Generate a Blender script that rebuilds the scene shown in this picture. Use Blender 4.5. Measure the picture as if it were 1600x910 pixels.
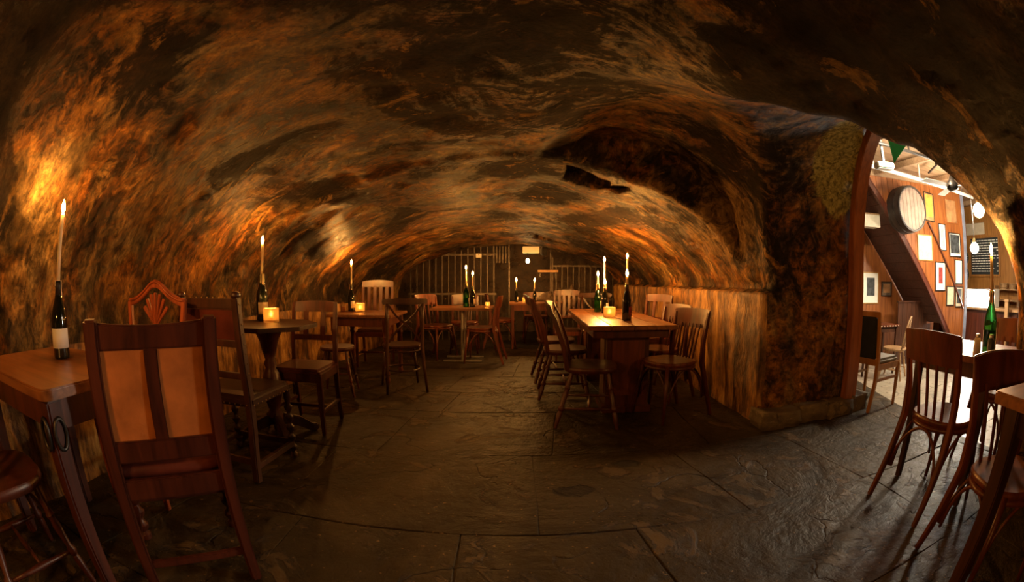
import bpy, bmesh, math, random
import numpy as np
from mathutils import Vector, Matrix

random.seed(7)
SC = bpy.context.scene
COL = SC.collection
for o in list(bpy.data.objects):
    bpy.data.objects.remove(o, do_unlink=True)

# ------------------------------------------------------------------ camera
# the photograph was taken with a fisheye lens (equisolid, about 15.75 mm on a 36 mm wide frame)
cam = bpy.data.cameras.new('camera')
cam_ob = bpy.data.objects.new('camera', cam)
COL.objects.link(cam_ob)
cam.type = 'PANO'
cam.panorama_type = 'FISHEYE_EQUISOLID'
cam.fisheye_lens = 15.75
cam.fisheye_fov = math.pi
cam.sensor_fit = 'HORIZONTAL'
cam.sensor_width = 36
cam.clip_start = 0.01
cam_ob.location = (0, 0, 1.10)
cam_ob.rotation_euler = (math.radians(90 - 1.47), 0, 0)
SC.camera = cam_ob

# ------------------------------------------------------------------ world, exposure
world = bpy.data.worlds.new('world')
SC.world = world
world.use_nodes = True
world.node_tree.nodes['Background'].inputs[0].default_value = (1.0, 0.72, 0.45, 1)
world.node_tree.nodes['Background'].inputs[1].default_value = 0.004
SC.view_settings.view_transform = 'Standard'
SC.view_settings.look = 'None'
SC.view_settings.gamma = 1.0
SC.view_settings.use_curve_mapping = False
SC.view_settings.exposure = 0.0
FLAME = 2700.0          # emission of a candle flame
LAMP = 520.0            # emission of a globe lamp in the bar

# ------------------------------------------------------------------ materials
MAT = {}
def newmat(name):
    m = bpy.data.materials.new(name)
    m.use_nodes = True
    nt = m.node_tree
    b = nt.nodes['Principled BSDF']
    MAT[name] = m
    return m, nt, b
def N(nt, typ, **kw):
    n = nt.nodes.new(typ)
    for k, v in kw.items():
        if k.startswith('i_'):
            n.inputs[k[2:].replace('_', ' ')].default_value = v
        else:
            setattr(n, k, v)
    return n
def L(nt, a, b):
    nt.links.new(a, b)
def ramp(nt, fac, stops, interp='LINEAR'):
    r = nt.nodes.new('ShaderNodeValToRGB')
    r.color_ramp.interpolation = interp
    els = r.color_ramp.elements
    els[0].position, els[0].color = stops[0][0], (*stops[0][1], 1)
    els[1].position, els[1].color = stops[-1][0], (*stops[-1][1], 1)
    for p, c in stops[1:-1]:
        e = els.new(p); e.color = (*c, 1)
    L(nt, fac, r.inputs[0])
    return r.outputs[0]
def mixc(nt, fac, a, b, blend='MIX'):
    m = nt.nodes.new('ShaderNodeMix'); m.data_type = 'RGBA'; m.blend_type = blend
    for sock, v in ((m.inputs[0], fac), (m.inputs[6], a), (m.inputs[7], b)):
        if hasattr(v, 'is_linked') or hasattr(v, 'links'):
            L(nt, v, sock)
        elif isinstance(v, (tuple, list)):
            sock.default_value = (*v, 1)
        else:
            sock.default_value = v
    return m.outputs[2]
def math_(nt, op, a, b=0.0, clamp=False):
    m = nt.nodes.new('ShaderNodeMath'); m.operation = op; m.use_clamp = clamp
    for sock, v in ((m.inputs[0], a), (m.inputs[1], b)):
        if hasattr(v, 'links'):
            L(nt, v, sock)
        else:
            sock.default_value = v
    return m.outputs[0]
def noise(nt, vec, scale, detail=4, rough=0.55, dist=0.0):
    n = nt.nodes.new('ShaderNodeTexNoise')
    n.inputs['Scale'].default_value = scale
    n.inputs['Detail'].default_value = detail
    n.inputs['Roughness'].default_value = rough
    n.inputs['Distortion'].default_value = dist
    if vec is not None:
        L(nt, vec, n.inputs['Vector'])
    return n.outputs['Fac']
def mapping(nt, vec, scale=(1, 1, 1), loc=(0, 0, 0), rot=(0, 0, 0)):
    m = nt.nodes.new('ShaderNodeMapping')
    m.inputs['Scale'].default_value = scale
    m.inputs['Location'].default_value = loc
    m.inputs['Rotation'].default_value = rot
    L(nt, vec, m.inputs['Vector'])
    return m.outputs[0]
def bump(nt, height, strength, dist, bsdf, chain=None):
    b = nt.nodes.new('ShaderNodeBump')
    b.inputs['Strength'].default_value = strength
    b.inputs['Distance'].default_value = dist
    L(nt, height, b.inputs['Height'])
    if chain is not None:
        L(nt, chain, b.inputs['Normal'])
    if bsdf is not None:
        L(nt, b.outputs[0], bsdf.inputs['Normal'])
    return b.outputs[0]

def wood(name, dark, light, rough=0.35, scale=1.0, axis='z', coat=0.12, bmp=0.15):
    m, nt, b = newmat(name)
    tc = nt.nodes.new('ShaderNodeTexCoord').outputs['Object']
    sc = {'x': (1.2, 14, 14), 'y': (14, 1.2, 14), 'z': (14, 14, 1.2)}[axis]
    sc = tuple(s * scale for s in sc)
    g = noise(nt, mapping(nt, tc, sc), 1.6, 6, 0.6, 0.6)
    w = noise(nt, tc, 2.3, 3)
    f = math_(nt, 'ADD', math_(nt, 'MULTIPLY', g, 0.75), math_(nt, 'MULTIPLY', w, 0.35))
    c = ramp(nt, f, [(0.32, dark), (0.72, light)])
    L(nt, c, b.inputs['Base Color'])
    r = math_(nt, 'ADD', math_(nt, 'MULTIPLY', w, 0.3), rough - 0.12)
    L(nt, r, b.inputs['Roughness'])
    b.inputs['Coat Weight'].default_value = coat
    b.inputs['Coat Roughness'].default_value = 0.25
    bump(nt, g, bmp, 0.004, b)
    return m
def plain(name, col, rough=0.5, metal=0.0, var=0.25, scale=12, bmp=0.0):
    m, nt, b = newmat(name)
    tc = nt.nodes.new('ShaderNodeTexCoord').outputs['Object']
    n = noise(nt, tc, scale, 5)
    c = ramp(nt, n, [(0.3, tuple(x * (1 - var) for x in col)), (0.7, tuple(min(1, x * (1 + var)) for x in col))])
    L(nt, c, b.inputs['Base Color'])
    b.inputs['Roughness'].default_value = rough
    b.inputs['Metallic'].default_value = metal
    if bmp:
        bump(nt, n, bmp, 0.005, b)
    return m
def emit(name, col, strength):
    m = bpy.data.materials.new(name); m.use_nodes = True
    nt = m.node_tree
    nt.nodes.remove(nt.nodes['Principled BSDF'])
    e = nt.nodes.new('ShaderNodeEmission')
    e.inputs[0].default_value = (*col, 1); e.inputs[1].default_value = strength
    L(nt, e.outputs[0], nt.nodes['Material Output'].inputs[0])
    MAT[name] = m
    return m
def glass(name, col, rough=0.08, alpha=None):
    m, nt, b = newmat(name)
    b.inputs['Base Color'].default_value = (*col, 1)
    b.inputs['Roughness'].default_value = rough
    b.inputs['Transmission Weight'].default_value = 1.0
    b.inputs['IOR'].default_value = 1.45
    return m

wood('wood_mahogany', (0.020, 0.005, 0.003), (0.115, 0.026, 0.011), 0.36)
wood('wood_dark', (0.014, 0.006, 0.004), (0.085, 0.028, 0.012), 0.38)
wood('wood_red', (0.036, 0.008, 0.004), (0.19, 0.046, 0.015), 0.34)
wood('wood_cherry', (0.09, 0.016, 0.007), (0.42, 0.10, 0.035), 0.28)
wood('wood_orange', (0.11, 0.032, 0.009), (0.38, 0.13, 0.036), 0.38)
wood('wood_top', (0.085, 0.026, 0.008), (0.33, 0.125, 0.038), 0.30, axis='y', coat=0.25)
wood('wood_top_x', (0.085, 0.026, 0.008), (0.33, 0.125, 0.038), 0.30, axis='x', coat=0.25)
wood('wood_oak', (0.20, 0.105, 0.045), (0.50, 0.30, 0.14), 0.5, coat=0.0)
wood('wood_pine', (0.22, 0.085, 0.018), (0.48, 0.22, 0.052), 0.42, coat=0.2)
wood('wood_panel', (0.13, 0.036, 0.010), (0.36, 0.12, 0.030), 0.36, scale=0.8, coat=0.25)
wood('wood_ceiling', (0.18, 0.10, 0.05), (0.40, 0.26, 0.15), 0.5, axis='x', coat=0.0)
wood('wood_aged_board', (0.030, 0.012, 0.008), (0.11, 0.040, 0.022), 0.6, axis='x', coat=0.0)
plain('leather_tan', (0.46, 0.15, 0.038), 0.45, var=0.3, scale=9, bmp=0.1)
plain('leather_dark', (0.045, 0.016, 0.010), 0.36, var=0.5, scale=8, bmp=0.15)
plain('leather_red', (0.10, 0.022, 0.014), 0.38, var=0.5, scale=7, bmp=0.15)
plain('fabric_black', (0.016, 0.017, 0.020), 0.8, var=0.3)
plain('fabric_grey', (0.22, 0.21, 0.20), 0.8, var=0.3)
plain('brass', (0.62, 0.44, 0.20), 0.28, 1.0)
plain('iron', (0.055, 0.050, 0.047), 0.42, 0.8, var=0.4, bmp=0.2)
plain('steel', (0.55, 0.54, 0.52), 0.34, 0.9)
plain('bar_iron', (0.11, 0.09, 0.075), 0.45, 0.7, var=0.4)
plain('wax', (0.78, 0.60, 0.38), 0.45, var=0.08)
MAT['wax'].node_tree.nodes['Principled BSDF'].inputs['Subsurface Weight'].default_value = 0.6
MAT['wax'].node_tree.nodes['Principled BSDF'].inputs['Subsurface Radius'].default_value = (0.03, 0.015, 0.006)
plain('wick', (0.02, 0.015, 0.01), 0.9)
plain('paper', (0.62, 0.52, 0.38), 0.8, var=0.1)
plain('paper_white', (0.80, 0.77, 0.70), 0.8, var=0.05)
plain('cream_paint', (0.66, 0.60, 0.48), 0.6, var=0.12)
plain('white_paint', (0.74, 0.72, 0.68), 0.5, var=0.08)
plain('frame_black', (0.018, 0.014, 0.012), 0.35)
plain('frame_gilt', (0.42, 0.24, 0.07), 0.4, 0.3)
plain('chalkboard', (0.020, 0.024, 0.026), 0.7)
plain('chalk', (0.80, 0.80, 0.76), 0.9, var=0.05)
plain('flag_green', (0.015, 0.42, 0.14), 0.7, var=0.1)
plain('cask_wood', (0.20, 0.135, 0.105), 0.6, var=0.35, scale=6, bmp=0.2)
plain('cask_side', (0.026, 0.018, 0.014), 0.5, var=0.4)
plain('foil_gold', (0.10, 0.075, 0.04), 0.35, 0.7)
plain('foil_black', (0.02, 0.018, 0.018), 0.35)
plain('brown_photo', (0.13, 0.085, 0.055), 0.5, var=0.6, scale=9)
plain('sketch', (0.60, 0.50, 0.36), 0.7, var=0.25, scale=14)
plain('poster_yellow', (0.55, 0.30, 0.05), 0.6, var=0.4, scale=8)
plain('poster_brown', (0.34, 0.17, 0.07), 0.6, var=0.45, scale=7)
plain('photo_dark', (0.05, 0.055, 0.06), 0.4, var=0.9, scale=12)
plain('photo_red', (0.24, 0.035, 0.03), 0.5, var=0.6, scale=16)
plain('blue_light_tint', (0.20, 0.22, 0.30), 0.5, var=0.3, scale=6)  # bluish light on the corner post, put into its base colour
plain('ceramic', (0.70, 0.62, 0.50), 0.35, var=0.08)
plain('red_plastic', (0.35, 0.02, 0.02), 0.4)
glass('glass_green', (0.05, 0.42, 0.08), 0.04)
plain('glass_dark', (0.006, 0.008, 0.004), 0.07)
glass('glass_clear', (0.93, 0.86, 0.72), 0.12)
MAT['glass_dark'].node_tree.nodes['Principled BSDF'].inputs['Coat Weight'].default_value = 0.6
emit('flame', (1.0, 0.42, 0.085), FLAME)
emit('flame_small', (1.0, 0.42, 0.085), FLAME * 0.6)
emit('lamp_glow', (1.0, 0.84, 0.60), LAMP)
emit('tube_glow', (1.0, 0.93, 0.82), 110.0)
emit('exit_bulb', (0.95, 1.0, 0.45), 45.0)
# frosted tealight glass: part translucent, part clear
m, nt, b = newmat('glass_frosted')
b.inputs['Base Color'].default_value = (0.95, 0.74, 0.42, 1)
b.inputs['Roughness'].default_value = 0.45
b.inputs['Transmission Weight'].default_value = 0.75
b.inputs['IOR'].default_value = 1.3

# rough, smoke-stained plaster of the vault; "hoop" holds (arc length round the vault, length along it, radius)
SHADE_PATCHES = [(0.1, 1.6, 2.2, 0.7, 0.7, 0.4, 0.42), (1.5, 0.7, 2.0, 0.55, 0.55, 0.4, 0.62), (-1.38, 1.12, 1.95, 1.5, 1.5, 0.5, 0.36), (0.35, 2.4, 2.1, 0.8, 0.8, 0.4, 0.40), (1.6, 2.9, 1.8, 0.9, 0.8, 0.6, 0.5)]  # where shade is painted onto the crown and flanks of the vault
def vault_material():
    m, nt, b = newmat('vault_plaster')
    at = nt.nodes.new('ShaderNodeAttribute'); at.attribute_name = 'hoop'
    hoop = at.outputs['Vector']
    pos = nt.nodes.new('ShaderNodeNewGeometry').outputs['Position']
    streak = noise(nt, mapping(nt, hoop, (0.95, 1.9, 1)), 2.3, 12, 0.66, 1.2)
    fine = noise(nt, mapping(nt, hoop, (1.5, 2.3, 1)), 8.0, 10, 0.70, 0.8)
    blotch = noise(nt, mapping(nt, hoop, (0.8, 1.2, 1)), 1.5, 8, 0.62, 0.9)
    big = noise(nt, mapping(nt, pos, (1, 1, 1), (3.1, 8.2, 1.7)), 0.70, 10, 0.66, 1.0)
    chips = noise(nt, mapping(nt, hoop, (1.0, 1.9, 1), (7.1, 2.2, 4.7)), 2.3, 12, 0.70, 0.8)
    f = math_(nt, 'ADD', math_(nt, 'MULTIPLY', streak, 0.55), math_(nt, 'MULTIPLY', blotch, 0.48))
    f = math_(nt, 'ADD', f, math_(nt, 'MULTIPLY', math_(nt, 'SUBTRACT', fine, 0.5), 0.40))
    c = ramp(nt, f, [(0.37, (0.010, 0.006, 0.004)), (0.46, (0.055, 0.021, 0.005)), (0.53, (0.19, 0.074, 0.010)),
                     (0.62, (0.34, 0.155, 0.026)), (0.76, (0.62, 0.37, 0.10))])
    hue = noise(nt, mapping(nt, hoop, (1.0, 1.3, 1), (9.0, 3.0, 1.0)), 1.7, 10, 0.66, 0.8)
    olive = ramp(nt, f, [(0.37, (0.010, 0.008, 0.005)), (0.47, (0.070, 0.046, 0.018)), (0.56, (0.19, 0.125, 0.046)), (0.68, (0.40, 0.29, 0.125)), (0.78, (0.64, 0.49, 0.24))])
    c = mixc(nt, ramp(nt, hue, [(0.46, (0, 0, 0)), (0.55, (0.85, 0.85, 0.85))]), c, olive)
    soot_and_shade = ramp(nt, math_(nt, 'ADD', big, math_(nt, 'MULTIPLY', math_(nt, 'SUBTRACT', fine, 0.5), 0.30)), [(0.50, (0, 0, 0)), (0.57, (1, 1, 1))])
    # broad ragged patches: shade painted into the colour, over the random soot
    for sx, sy, sz, kx, ky, kz, r0 in SHADE_PATCHES:
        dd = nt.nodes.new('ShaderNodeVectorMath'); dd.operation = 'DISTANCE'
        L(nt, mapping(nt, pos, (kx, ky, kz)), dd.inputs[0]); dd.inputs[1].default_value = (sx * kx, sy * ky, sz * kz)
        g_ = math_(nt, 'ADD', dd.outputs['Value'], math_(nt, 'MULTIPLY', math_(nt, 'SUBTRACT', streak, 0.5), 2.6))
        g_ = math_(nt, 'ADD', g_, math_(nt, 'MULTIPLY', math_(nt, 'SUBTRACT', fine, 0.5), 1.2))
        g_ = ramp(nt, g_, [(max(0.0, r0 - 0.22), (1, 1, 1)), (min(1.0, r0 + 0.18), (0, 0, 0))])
        soot_and_shade = math_(nt, 'MAXIMUM', soot_and_shade, g_)
    c = mixc(nt, math_(nt, 'MULTIPLY', soot_and_shade, 0.90), c, (0.014, 0.009, 0.006))
    patch = ramp(nt, chips, [(0.585, (0, 0, 0)), (0.615, (1, 1, 1))])
    c = mixc(nt, math_(nt, 'MULTIPLY', patch, 0.55), c, (0.46, 0.26, 0.075))
    hole = ramp(nt, chips, [(0.345, (1, 1, 1)), (0.37, (0, 0, 0))])
    c = mixc(nt, math_(nt, 'MULTIPLY', hole, 0.45), c, (0.010, 0.007, 0.005))
    rn = nt.nodes.new('ShaderNodeTexNoise'); rn.noise_type = 'RIDGED_MULTIFRACTAL'
    for k_, v_ in (('Scale', 1.7), ('Detail', 9), ('Roughness', 0.55), ('Lacunarity', 2.1), ('Offset', 1.0), ('Gain', 2.0), ('Distortion', 0.5)):
        rn.inputs[k_].default_value = v_
    L(nt, mapping(nt, hoop, (1.0, 1.6, 1), (1.3, 0.4, 0)), rn.inputs['Vector'])
    ridge = math_(nt, 'MULTIPLY', rn.outputs['Fac'], 0.4)
    c = mixc(nt, 1.0, c, ramp(nt, ridge, [(0.12, (0.30, 0.28, 0.26)), (0.35, (0.95, 0.95, 0.95)), (0.75, (1.7, 1.6, 1.45))]), 'MULTIPLY')
    grit = noise(nt, mapping(nt, hoop, (1.4, 2.6, 1), (2.0, 5.0, 0.0)), 21.0, 6, 0.72, 0.4)
    gr = ramp(nt, math_(nt, 'ADD', math_(nt, 'MULTIPLY', grit, 0.55), math_(nt, 'MULTIPLY', fine, 0.45)), [(0.40, (0.35, 0.35, 0.35)), (0.50, (0.9, 0.9, 0.9)), (0.60, (1.4, 1.36, 1.28))])
    c = mixc(nt, 1.0, c, gr, 'MULTIPLY')
    d2 = nt.nodes.new('ShaderNodeVectorMath'); d2.operation = 'DISTANCE'
    L(nt, mapping(nt, pos, (1.0, 0.7, 0.8)), d2.inputs[0]); d2.inputs[1].default_value = (1.72, 2.3, 1.26)
    g2 = math_(nt, 'ADD', d2.outputs['Value'], math_(nt, 'MULTIPLY', math_(nt, 'SUBTRACT', chips, 0.5), 1.1))
    g2 = ramp(nt, g2, [(0.16, (1, 1, 1)), (0.30, (0, 0, 0))])
    c = mixc(nt, math_(nt, 'MULTIPLY', g2, 0.75), c, ramp(nt, fine, [(0.38, (0.10, 0.05, 0.016)), (0.62, (0.62, 0.38, 0.14))]))
    # a bare, greenish patch of old limewash high on the pier
    d = nt.nodes.new('ShaderNodeVectorMath'); d.operation = 'DISTANCE'
    L(nt, mapping(nt, pos, (1.0, 0.6, 0.75)), d.inputs[0]); d.inputs[1].default_value = (2.52, 1.56, 1.47)
    g = math_(nt, 'ADD', d.outputs['Value'], math_(nt, 'MULTIPLY', math_(nt, 'SUBTRACT', chips, 0.5), 0.9))
    g = ramp(nt, g, [(0.30, (1, 1, 1)), (0.345, (0, 0, 0))])
    lw = ramp(nt, grit, [(0.38, (0.16, 0.14, 0.04)), (0.60, (0.72, 0.64, 0.22))])
    c = mixc(nt, math_(nt, 'MULTIPLY', g, 0.85), c, lw)
    L(nt, c, b.inputs['Base Color'])
    rr = ramp(nt, fine, [(0.3, (0.30, 0.30, 0.30)), (0.7, (0.60, 0.60, 0.60))])
    L(nt, math_(nt, 'MAXIMUM', math_(nt, 'MAXIMUM', rr, math_(nt, 'MULTIPLY', soot_and_shade, 0.8)), math_(nt, 'MULTIPLY', g, 0.9)), b.inputs['Roughness'])
    b.inputs['Specular IOR Level'].default_value = 0.25
    h = math_(nt, 'ADD', math_(nt, 'MULTIPLY', streak, 0.9), math_(nt, 'MULTIPLY', fine, 0.42))
    h = math_(nt, 'ADD', h, math_(nt, 'MULTIPLY', grit, 0.10))
    h = math_(nt, 'ADD', h, math_(nt, 'MULTIPLY', ridge, 0.30))
    n1 = bump(nt, h, 1.0, 0.16, None)
    st = math_(nt, 'ADD', math_(nt, 'MULTIPLY', patch, 0.5), math_(nt, 'MULTIPLY', hole, -0.6))
    bump(nt, math_(nt, 'ADD', st, chips), 0.9, 0.045, b, n1)
    return m
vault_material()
def gold_wall_material():
    m, nt, b = newmat('wall_drip_plaster')
    pos = nt.nodes.new('ShaderNodeNewGeometry').outputs['Position']
    drip = noise(nt, mapping(nt, pos, (5.5, 5.5, 0.55)), 1.7, 8, 0.6, 0.35)
    fine = noise(nt, mapping(nt, pos, (9, 9, 3.5)), 2.6, 8, 0.65, 0.3)
    blotch = noise(nt, pos, 1.7, 5, 0.6, 0.5)
    f = math_(nt, 'ADD', math_(nt, 'MULTIPLY', drip, 0.62), math_(nt, 'MULTIPLY', blotch, 0.42))
    f = math_(nt, 'ADD', f, math_(nt, 'MULTIPLY', math_(nt, 'SUBTRACT', fine, 0.5), 0.45))
    c = ramp(nt, f, [(0.38, (0.020, 0.011, 0.006)), (0.48, (0.12, 0.050, 0.012)), (0.58, (0.36, 0.17, 0.035)), (0.72, (0.66, 0.40, 0.11))])
    L(nt, c, b.inputs['Base Color'])
    b.inputs['Roughness'].default_value = 0.42
    h = math_(nt, 'ADD', math_(nt, 'MULTIPLY', drip, 0.6), math_(nt, 'MULTIPLY', fine, 0.6))
    bump(nt, h, 0.8, 0.045, b)
    return m
gold_wall_material()
def stone_material(name, cols, rough=0.45, bs=0.6, seedloc=(0, 0, 0), holes=(), spec=0.5):
    m, nt, b = newmat(name)
    pos = nt.nodes.new('ShaderNodeNewGeometry').outputs['Position']
    pos2 = mapping(nt, pos, (1, 1, 1), seedloc)
    blotch = noise(nt, pos2, 1.4, 7, 0.62, 0.8)
    fine = noise(nt, pos2, 11, 7, 0.65)
    worn = noise(nt, mapping(nt, pos2, (1, 1, 1), (4, 9, 2)), 2.6, 9, 0.68, 0.9)
    f = math_(nt, 'ADD', math_(nt, 'MULTIPLY', blotch, 0.62), math_(nt, 'MULTIPLY', fine, 0.38))
    c = ramp(nt, f, [(0.34, cols[0]), (0.5, cols[1]), (0.68, cols[2])])
    w = ramp(nt, worn, [(0.565, (0, 0, 0)), (0.595, (1, 1, 1))])
    c = mixc(nt, math_(nt, 'MULTIPLY', w, 0.45), c, cols[3])
    fleck = ramp(nt, noise(nt, pos2, 34, 3, 0.6), [(0.66, (0, 0, 0)), (0.70, (1, 1, 1))])
    c = mixc(nt, math_(nt, 'MULTIPLY', fleck, 0.5), c, tuple(min(1.0, x * 2.2) for x in cols[3]))
    vor = nt.nodes.new('ShaderNodeTexVoronoi'); vor.feature = 'DISTANCE_TO_EDGE'; vor.inputs['Scale'].default_value = 1.05
    warp = nt.nodes.new('ShaderNodeVectorMath'); warp.operation = 'MULTIPLY_ADD'
    nn = nt.nodes.new('ShaderNodeTexNoise'); nn.inputs['Scale'].default_value = 1.9; nn.inputs['Detail'].default_value = 6
    L(nt, pos2, nn.inputs['Vector'])
    L(nt, nn.outputs['Color'], warp.inputs[0]); warp.inputs[1].default_value = (0.75, 0.75, 0.75); L(nt, pos2, warp.inputs[2])
    L(nt, warp.outputs[0], vor.inputs['Vector'])
    crack = ramp(nt, vor.outputs['Distance'], [(0.0, (0, 0, 0)), (0.012, (1, 1, 1))])
    keep = ramp(nt, blotch, [(0.47, (1, 1, 1)), (0.55, (0, 0, 0))])
    crack = math_(nt, 'MAXIMUM', crack, keep)
    c = mixc(nt, crack, mixc(nt, 0.65, c, (0.008, 0.006, 0.005)), c)
    pit = None
    for hx, hy, hr in holes:
        d = nt.nodes.new('ShaderNodeVectorMath'); d.operation = 'DISTANCE'
        L(nt, mapping(nt, pos, (0.75, 1.25, 0)), d.inputs[0]); d.inputs[1].default_value = (hx * 0.75, hy * 1.25, 0)
        g = math_(nt, 'ADD', d.outputs['Value'], math_(nt, 'MULTIPLY', math_(nt, 'SUBTRACT', worn, 0.5), 0.35))
        g = ramp(nt, g, [(hr * 0.75, (0, 0, 0)), (hr, (1, 1, 1))])
        pit = g if pit is None else math_(nt, 'MULTIPLY', pit, g)
    if pit is not None:
        c = mixc(nt, pit, (0.006, 0.004, 0.004), c)
    L(nt, c, b.inputs['Base Color'])
    b.inputs['Specular IOR Level'].default_value = spec
    rr = ramp(nt, fine, [(0.3, (rough - 0.12,) * 3), (0.7, (rough + 0.12,) * 3)])
    L(nt, rr, b.inputs['Roughness'])
    h = math_(nt, 'ADD', math_(nt, 'MULTIPLY', blotch, 0.7), math_(nt, 'MULTIPLY', fine, 0.22))
    h = math_(nt, 'ADD', h, math_(nt, 'MULTIPLY', w, 0.16))
    h = math_(nt, 'ADD', h, math_(nt, 'MULTIPLY', crack, 0.12))
    if pit is not None:
        h = math_(nt, 'ADD', h, math_(nt, 'MULTIPLY', pit, 0.2))
    bump(nt, h, bs, 0.07, b)
    return m
stone_material('flagstone', [(0.012, 0.008, 0.003), (0.036, 0.024, 0.010), (0.076, 0.053, 0.026), (0.15, 0.094, 0.042)], 0.52, 1.0, spec=0.2,
               holes=((0.69, 2.45, 0.085), (0.35, 2.13, 0.075)))
stone_material('mortar', [(0.020, 0.014, 0.009), (0.055, 0.040, 0.024), (0.10, 0.075, 0.045), (0.10, 0.07, 0.04)], 0.7, 0.6)
stone_material('bar_tile', [(0.22, 0.19, 0.15), (0.36, 0.32, 0.25), (0.48, 0.43, 0.34), (0.42, 0.37, 0.28)], 0.34, 0.15)
stone_material('rubble', [(0.05, 0.035, 0.02), (0.13, 0.095, 0.05), (0.24, 0.18, 0.10), (0.30, 0.22, 0.12)], 0.7, 1.0)
stone_material('back_brick', [(0.020, 0.012, 0.007), (0.07, 0.038, 0.018), (0.14, 0.075, 0.035), (0.11, 0.07, 0.04)], 0.6, 0.8)

# ------------------------------------------------------------------ mesh helpers
def V(*a):
    return Vector(a)
class MB:
    def __init__(self):
        self.v = []; self.f = []
    def add(self, vs, fs):
        o = len(self.v)
        self.v += [tuple(p) for p in vs]
        self.f += [tuple(i + o for i in f) for f in fs]
        return self
    def box(self, c, s, R=None):
        x, y, z = s[0] / 2, s[1] / 2, s[2] / 2
        vs = [V(a * x, b * y, d * z) for a in (-1, 1) for b in (-1, 1) for d in (-1, 1)]
        if R is not None:
            vs = [R @ p for p in vs]
        vs = [p + Vector(c) for p in vs]
        return self.add(vs, [(0, 1, 3, 2), (4, 6, 7, 5), (0, 4, 5, 1), (2, 3, 7, 6), (0, 2, 6, 4), (1, 5, 7, 3)])
    def rings(self, rings, closed=True, cap=True):
        n = len(rings[0]); vs = [p for r in rings for p in r]; fs = []
        for i in range(len(rings) - 1):
            for j in range(n if closed else n - 1):
                k = (j + 1) % n
                fs.append((i * n + j, i * n + k, (i + 1) * n + k, (i + 1) * n + j))
        if cap:
            fs.append(tuple(range(n - 1, -1, -1)))
            fs.append(tuple((len(rings) - 1) * n + j for j in range(n)))
        return self.add(vs, fs)
    def rect(self, pts, ws, ds, side=(1, 0, 0)):
        """rectangular bar swept along pts; w along 'side', d along the other normal"""
        pts = [Vector(p) for p in pts]
        if not isinstance(ws, (list, tuple)): ws = [ws] * len(pts)
        if not isinstance(ds, (list, tuple)): ds = [ds] * len(pts)
        rings = []
        for i, p in enumerate(pts):
            t = (pts[min(i + 1, len(pts) - 1)] - pts[max(i - 1, 0)]).normalized()
            s = Vector(side); s = (s - t * s.dot(t))
            if s.length < 1e-4:
                s = t.orthogonal()
            s.normalize(); u = t.cross(s)
            w, d = ws[i] / 2, ds[i] / 2
            rings.append([p + s * w + u * d, p - s * w + u * d, p - s * w - u * d, p + s * w - u * d])
        return self.rings(rings)
    def tube(self, pts, r, n=8, closed=False):
        pts = [Vector(p) for p in pts]
        if not isinstance(r, (list, tuple)): r = [r] * len(pts)
        rings = []; prev = None; m = len(pts)
        for i, p in enumerate(pts):
            if closed:
                t = (pts[(i + 1) % m] - pts[i - 1]).normalized()
            else:
                t = (pts[min(i + 1, m - 1)] - pts[max(i - 1, 0)]).normalized()
            s = t.orthogonal() if prev is None else prev - t * prev.dot(t)
            s.normalize(); prev = s; u = t.cross(s)
            rings.append([p + (s * math.cos(a) + u * math.sin(a)) * r[i] for a in (2 * math.pi * k / n for k in range(n))])
        if closed:
            rings.append(rings[0])
            return self.rings(rings, cap=False)
        return self.rings(rings)
    def turned(self, p0, p1, prof, n=10):
        """lathe along p0-p1, prof = [(t 0..1, radius)]"""
        p0, p1 = Vector(p0), Vector(p1); t = (p1 - p0).normalized(); s = t.orthogonal().normalized(); u = t.cross(s)
        rings = [[p0.lerp(p1, a) + (s * math.cos(q) + u * math.sin(q)) * r for q in (2 * math.pi * k / n for k in range(n))] for a, r in prof]
        return self.rings(rings)
    def lathe(self, prof, c=(0, 0, 0), n=20, a0=0.0, a1=2 * math.pi, cap=True):
        c = Vector(c); full = abs(a1 - a0 - 2 * math.pi) < 1e-6
        k = n if full else n + 1
        rings = [[c + V(r * math.cos(a), r * math.sin(a), z) for a in (a0 + (a1 - a0) * j / n for j in range(k))] for r, z in prof]
        return self.rings(rings, closed=full, cap=full and cap)
    def prism(self, poly, o, u, v, t):
        """polygon (list of 2D) extruded by t along u x v"""
        o, u, v = Vector(o), Vector(u).normalized(), Vector(v).normalized(); w = u.cross(v)
        a = [o + u * x + v * y for x, y in poly]; b_ = [p + w * t for p in a]; n = len(poly)
        fs = [tuple(range(n - 1, -1, -1)), tuple(range(n, 2 * n))] + [(i, (i + 1) % n, n + (i + 1) % n, n + i) for i in range(n)]
        return self.add(a + b_, fs)
    def mesh(self, name, bevel=0.0, smooth=False, seg=2):
        bm = bmesh.new()
        vs = [bm.verts.new(p) for p in self.v]
        for f in self.f:
            try:
                bm.faces.new([vs[i] for i in f])
            except ValueError:
                pass
        bmesh.ops.recalc_face_normals(bm, faces=bm.faces)
        if bevel:
            es = [e for e in bm.edges if len(e.link_faces) == 2 and e.calc_face_angle(0) > 0.6]
            bmesh.ops.bevel(bm, geom=es, offset=bevel, segments=seg, affect='EDGES', clamp_overlap=True)
        me = bpy.data.meshes.new(name)
        bm.to_mesh(me); bm.free()
        if smooth:
            me.polygons.foreach_set('use_smooth', [True] * len(me.polygons))
            if smooth != 'all':
                me.set_sharp_from_angle(angle=math.radians(40))
        return me

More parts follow.
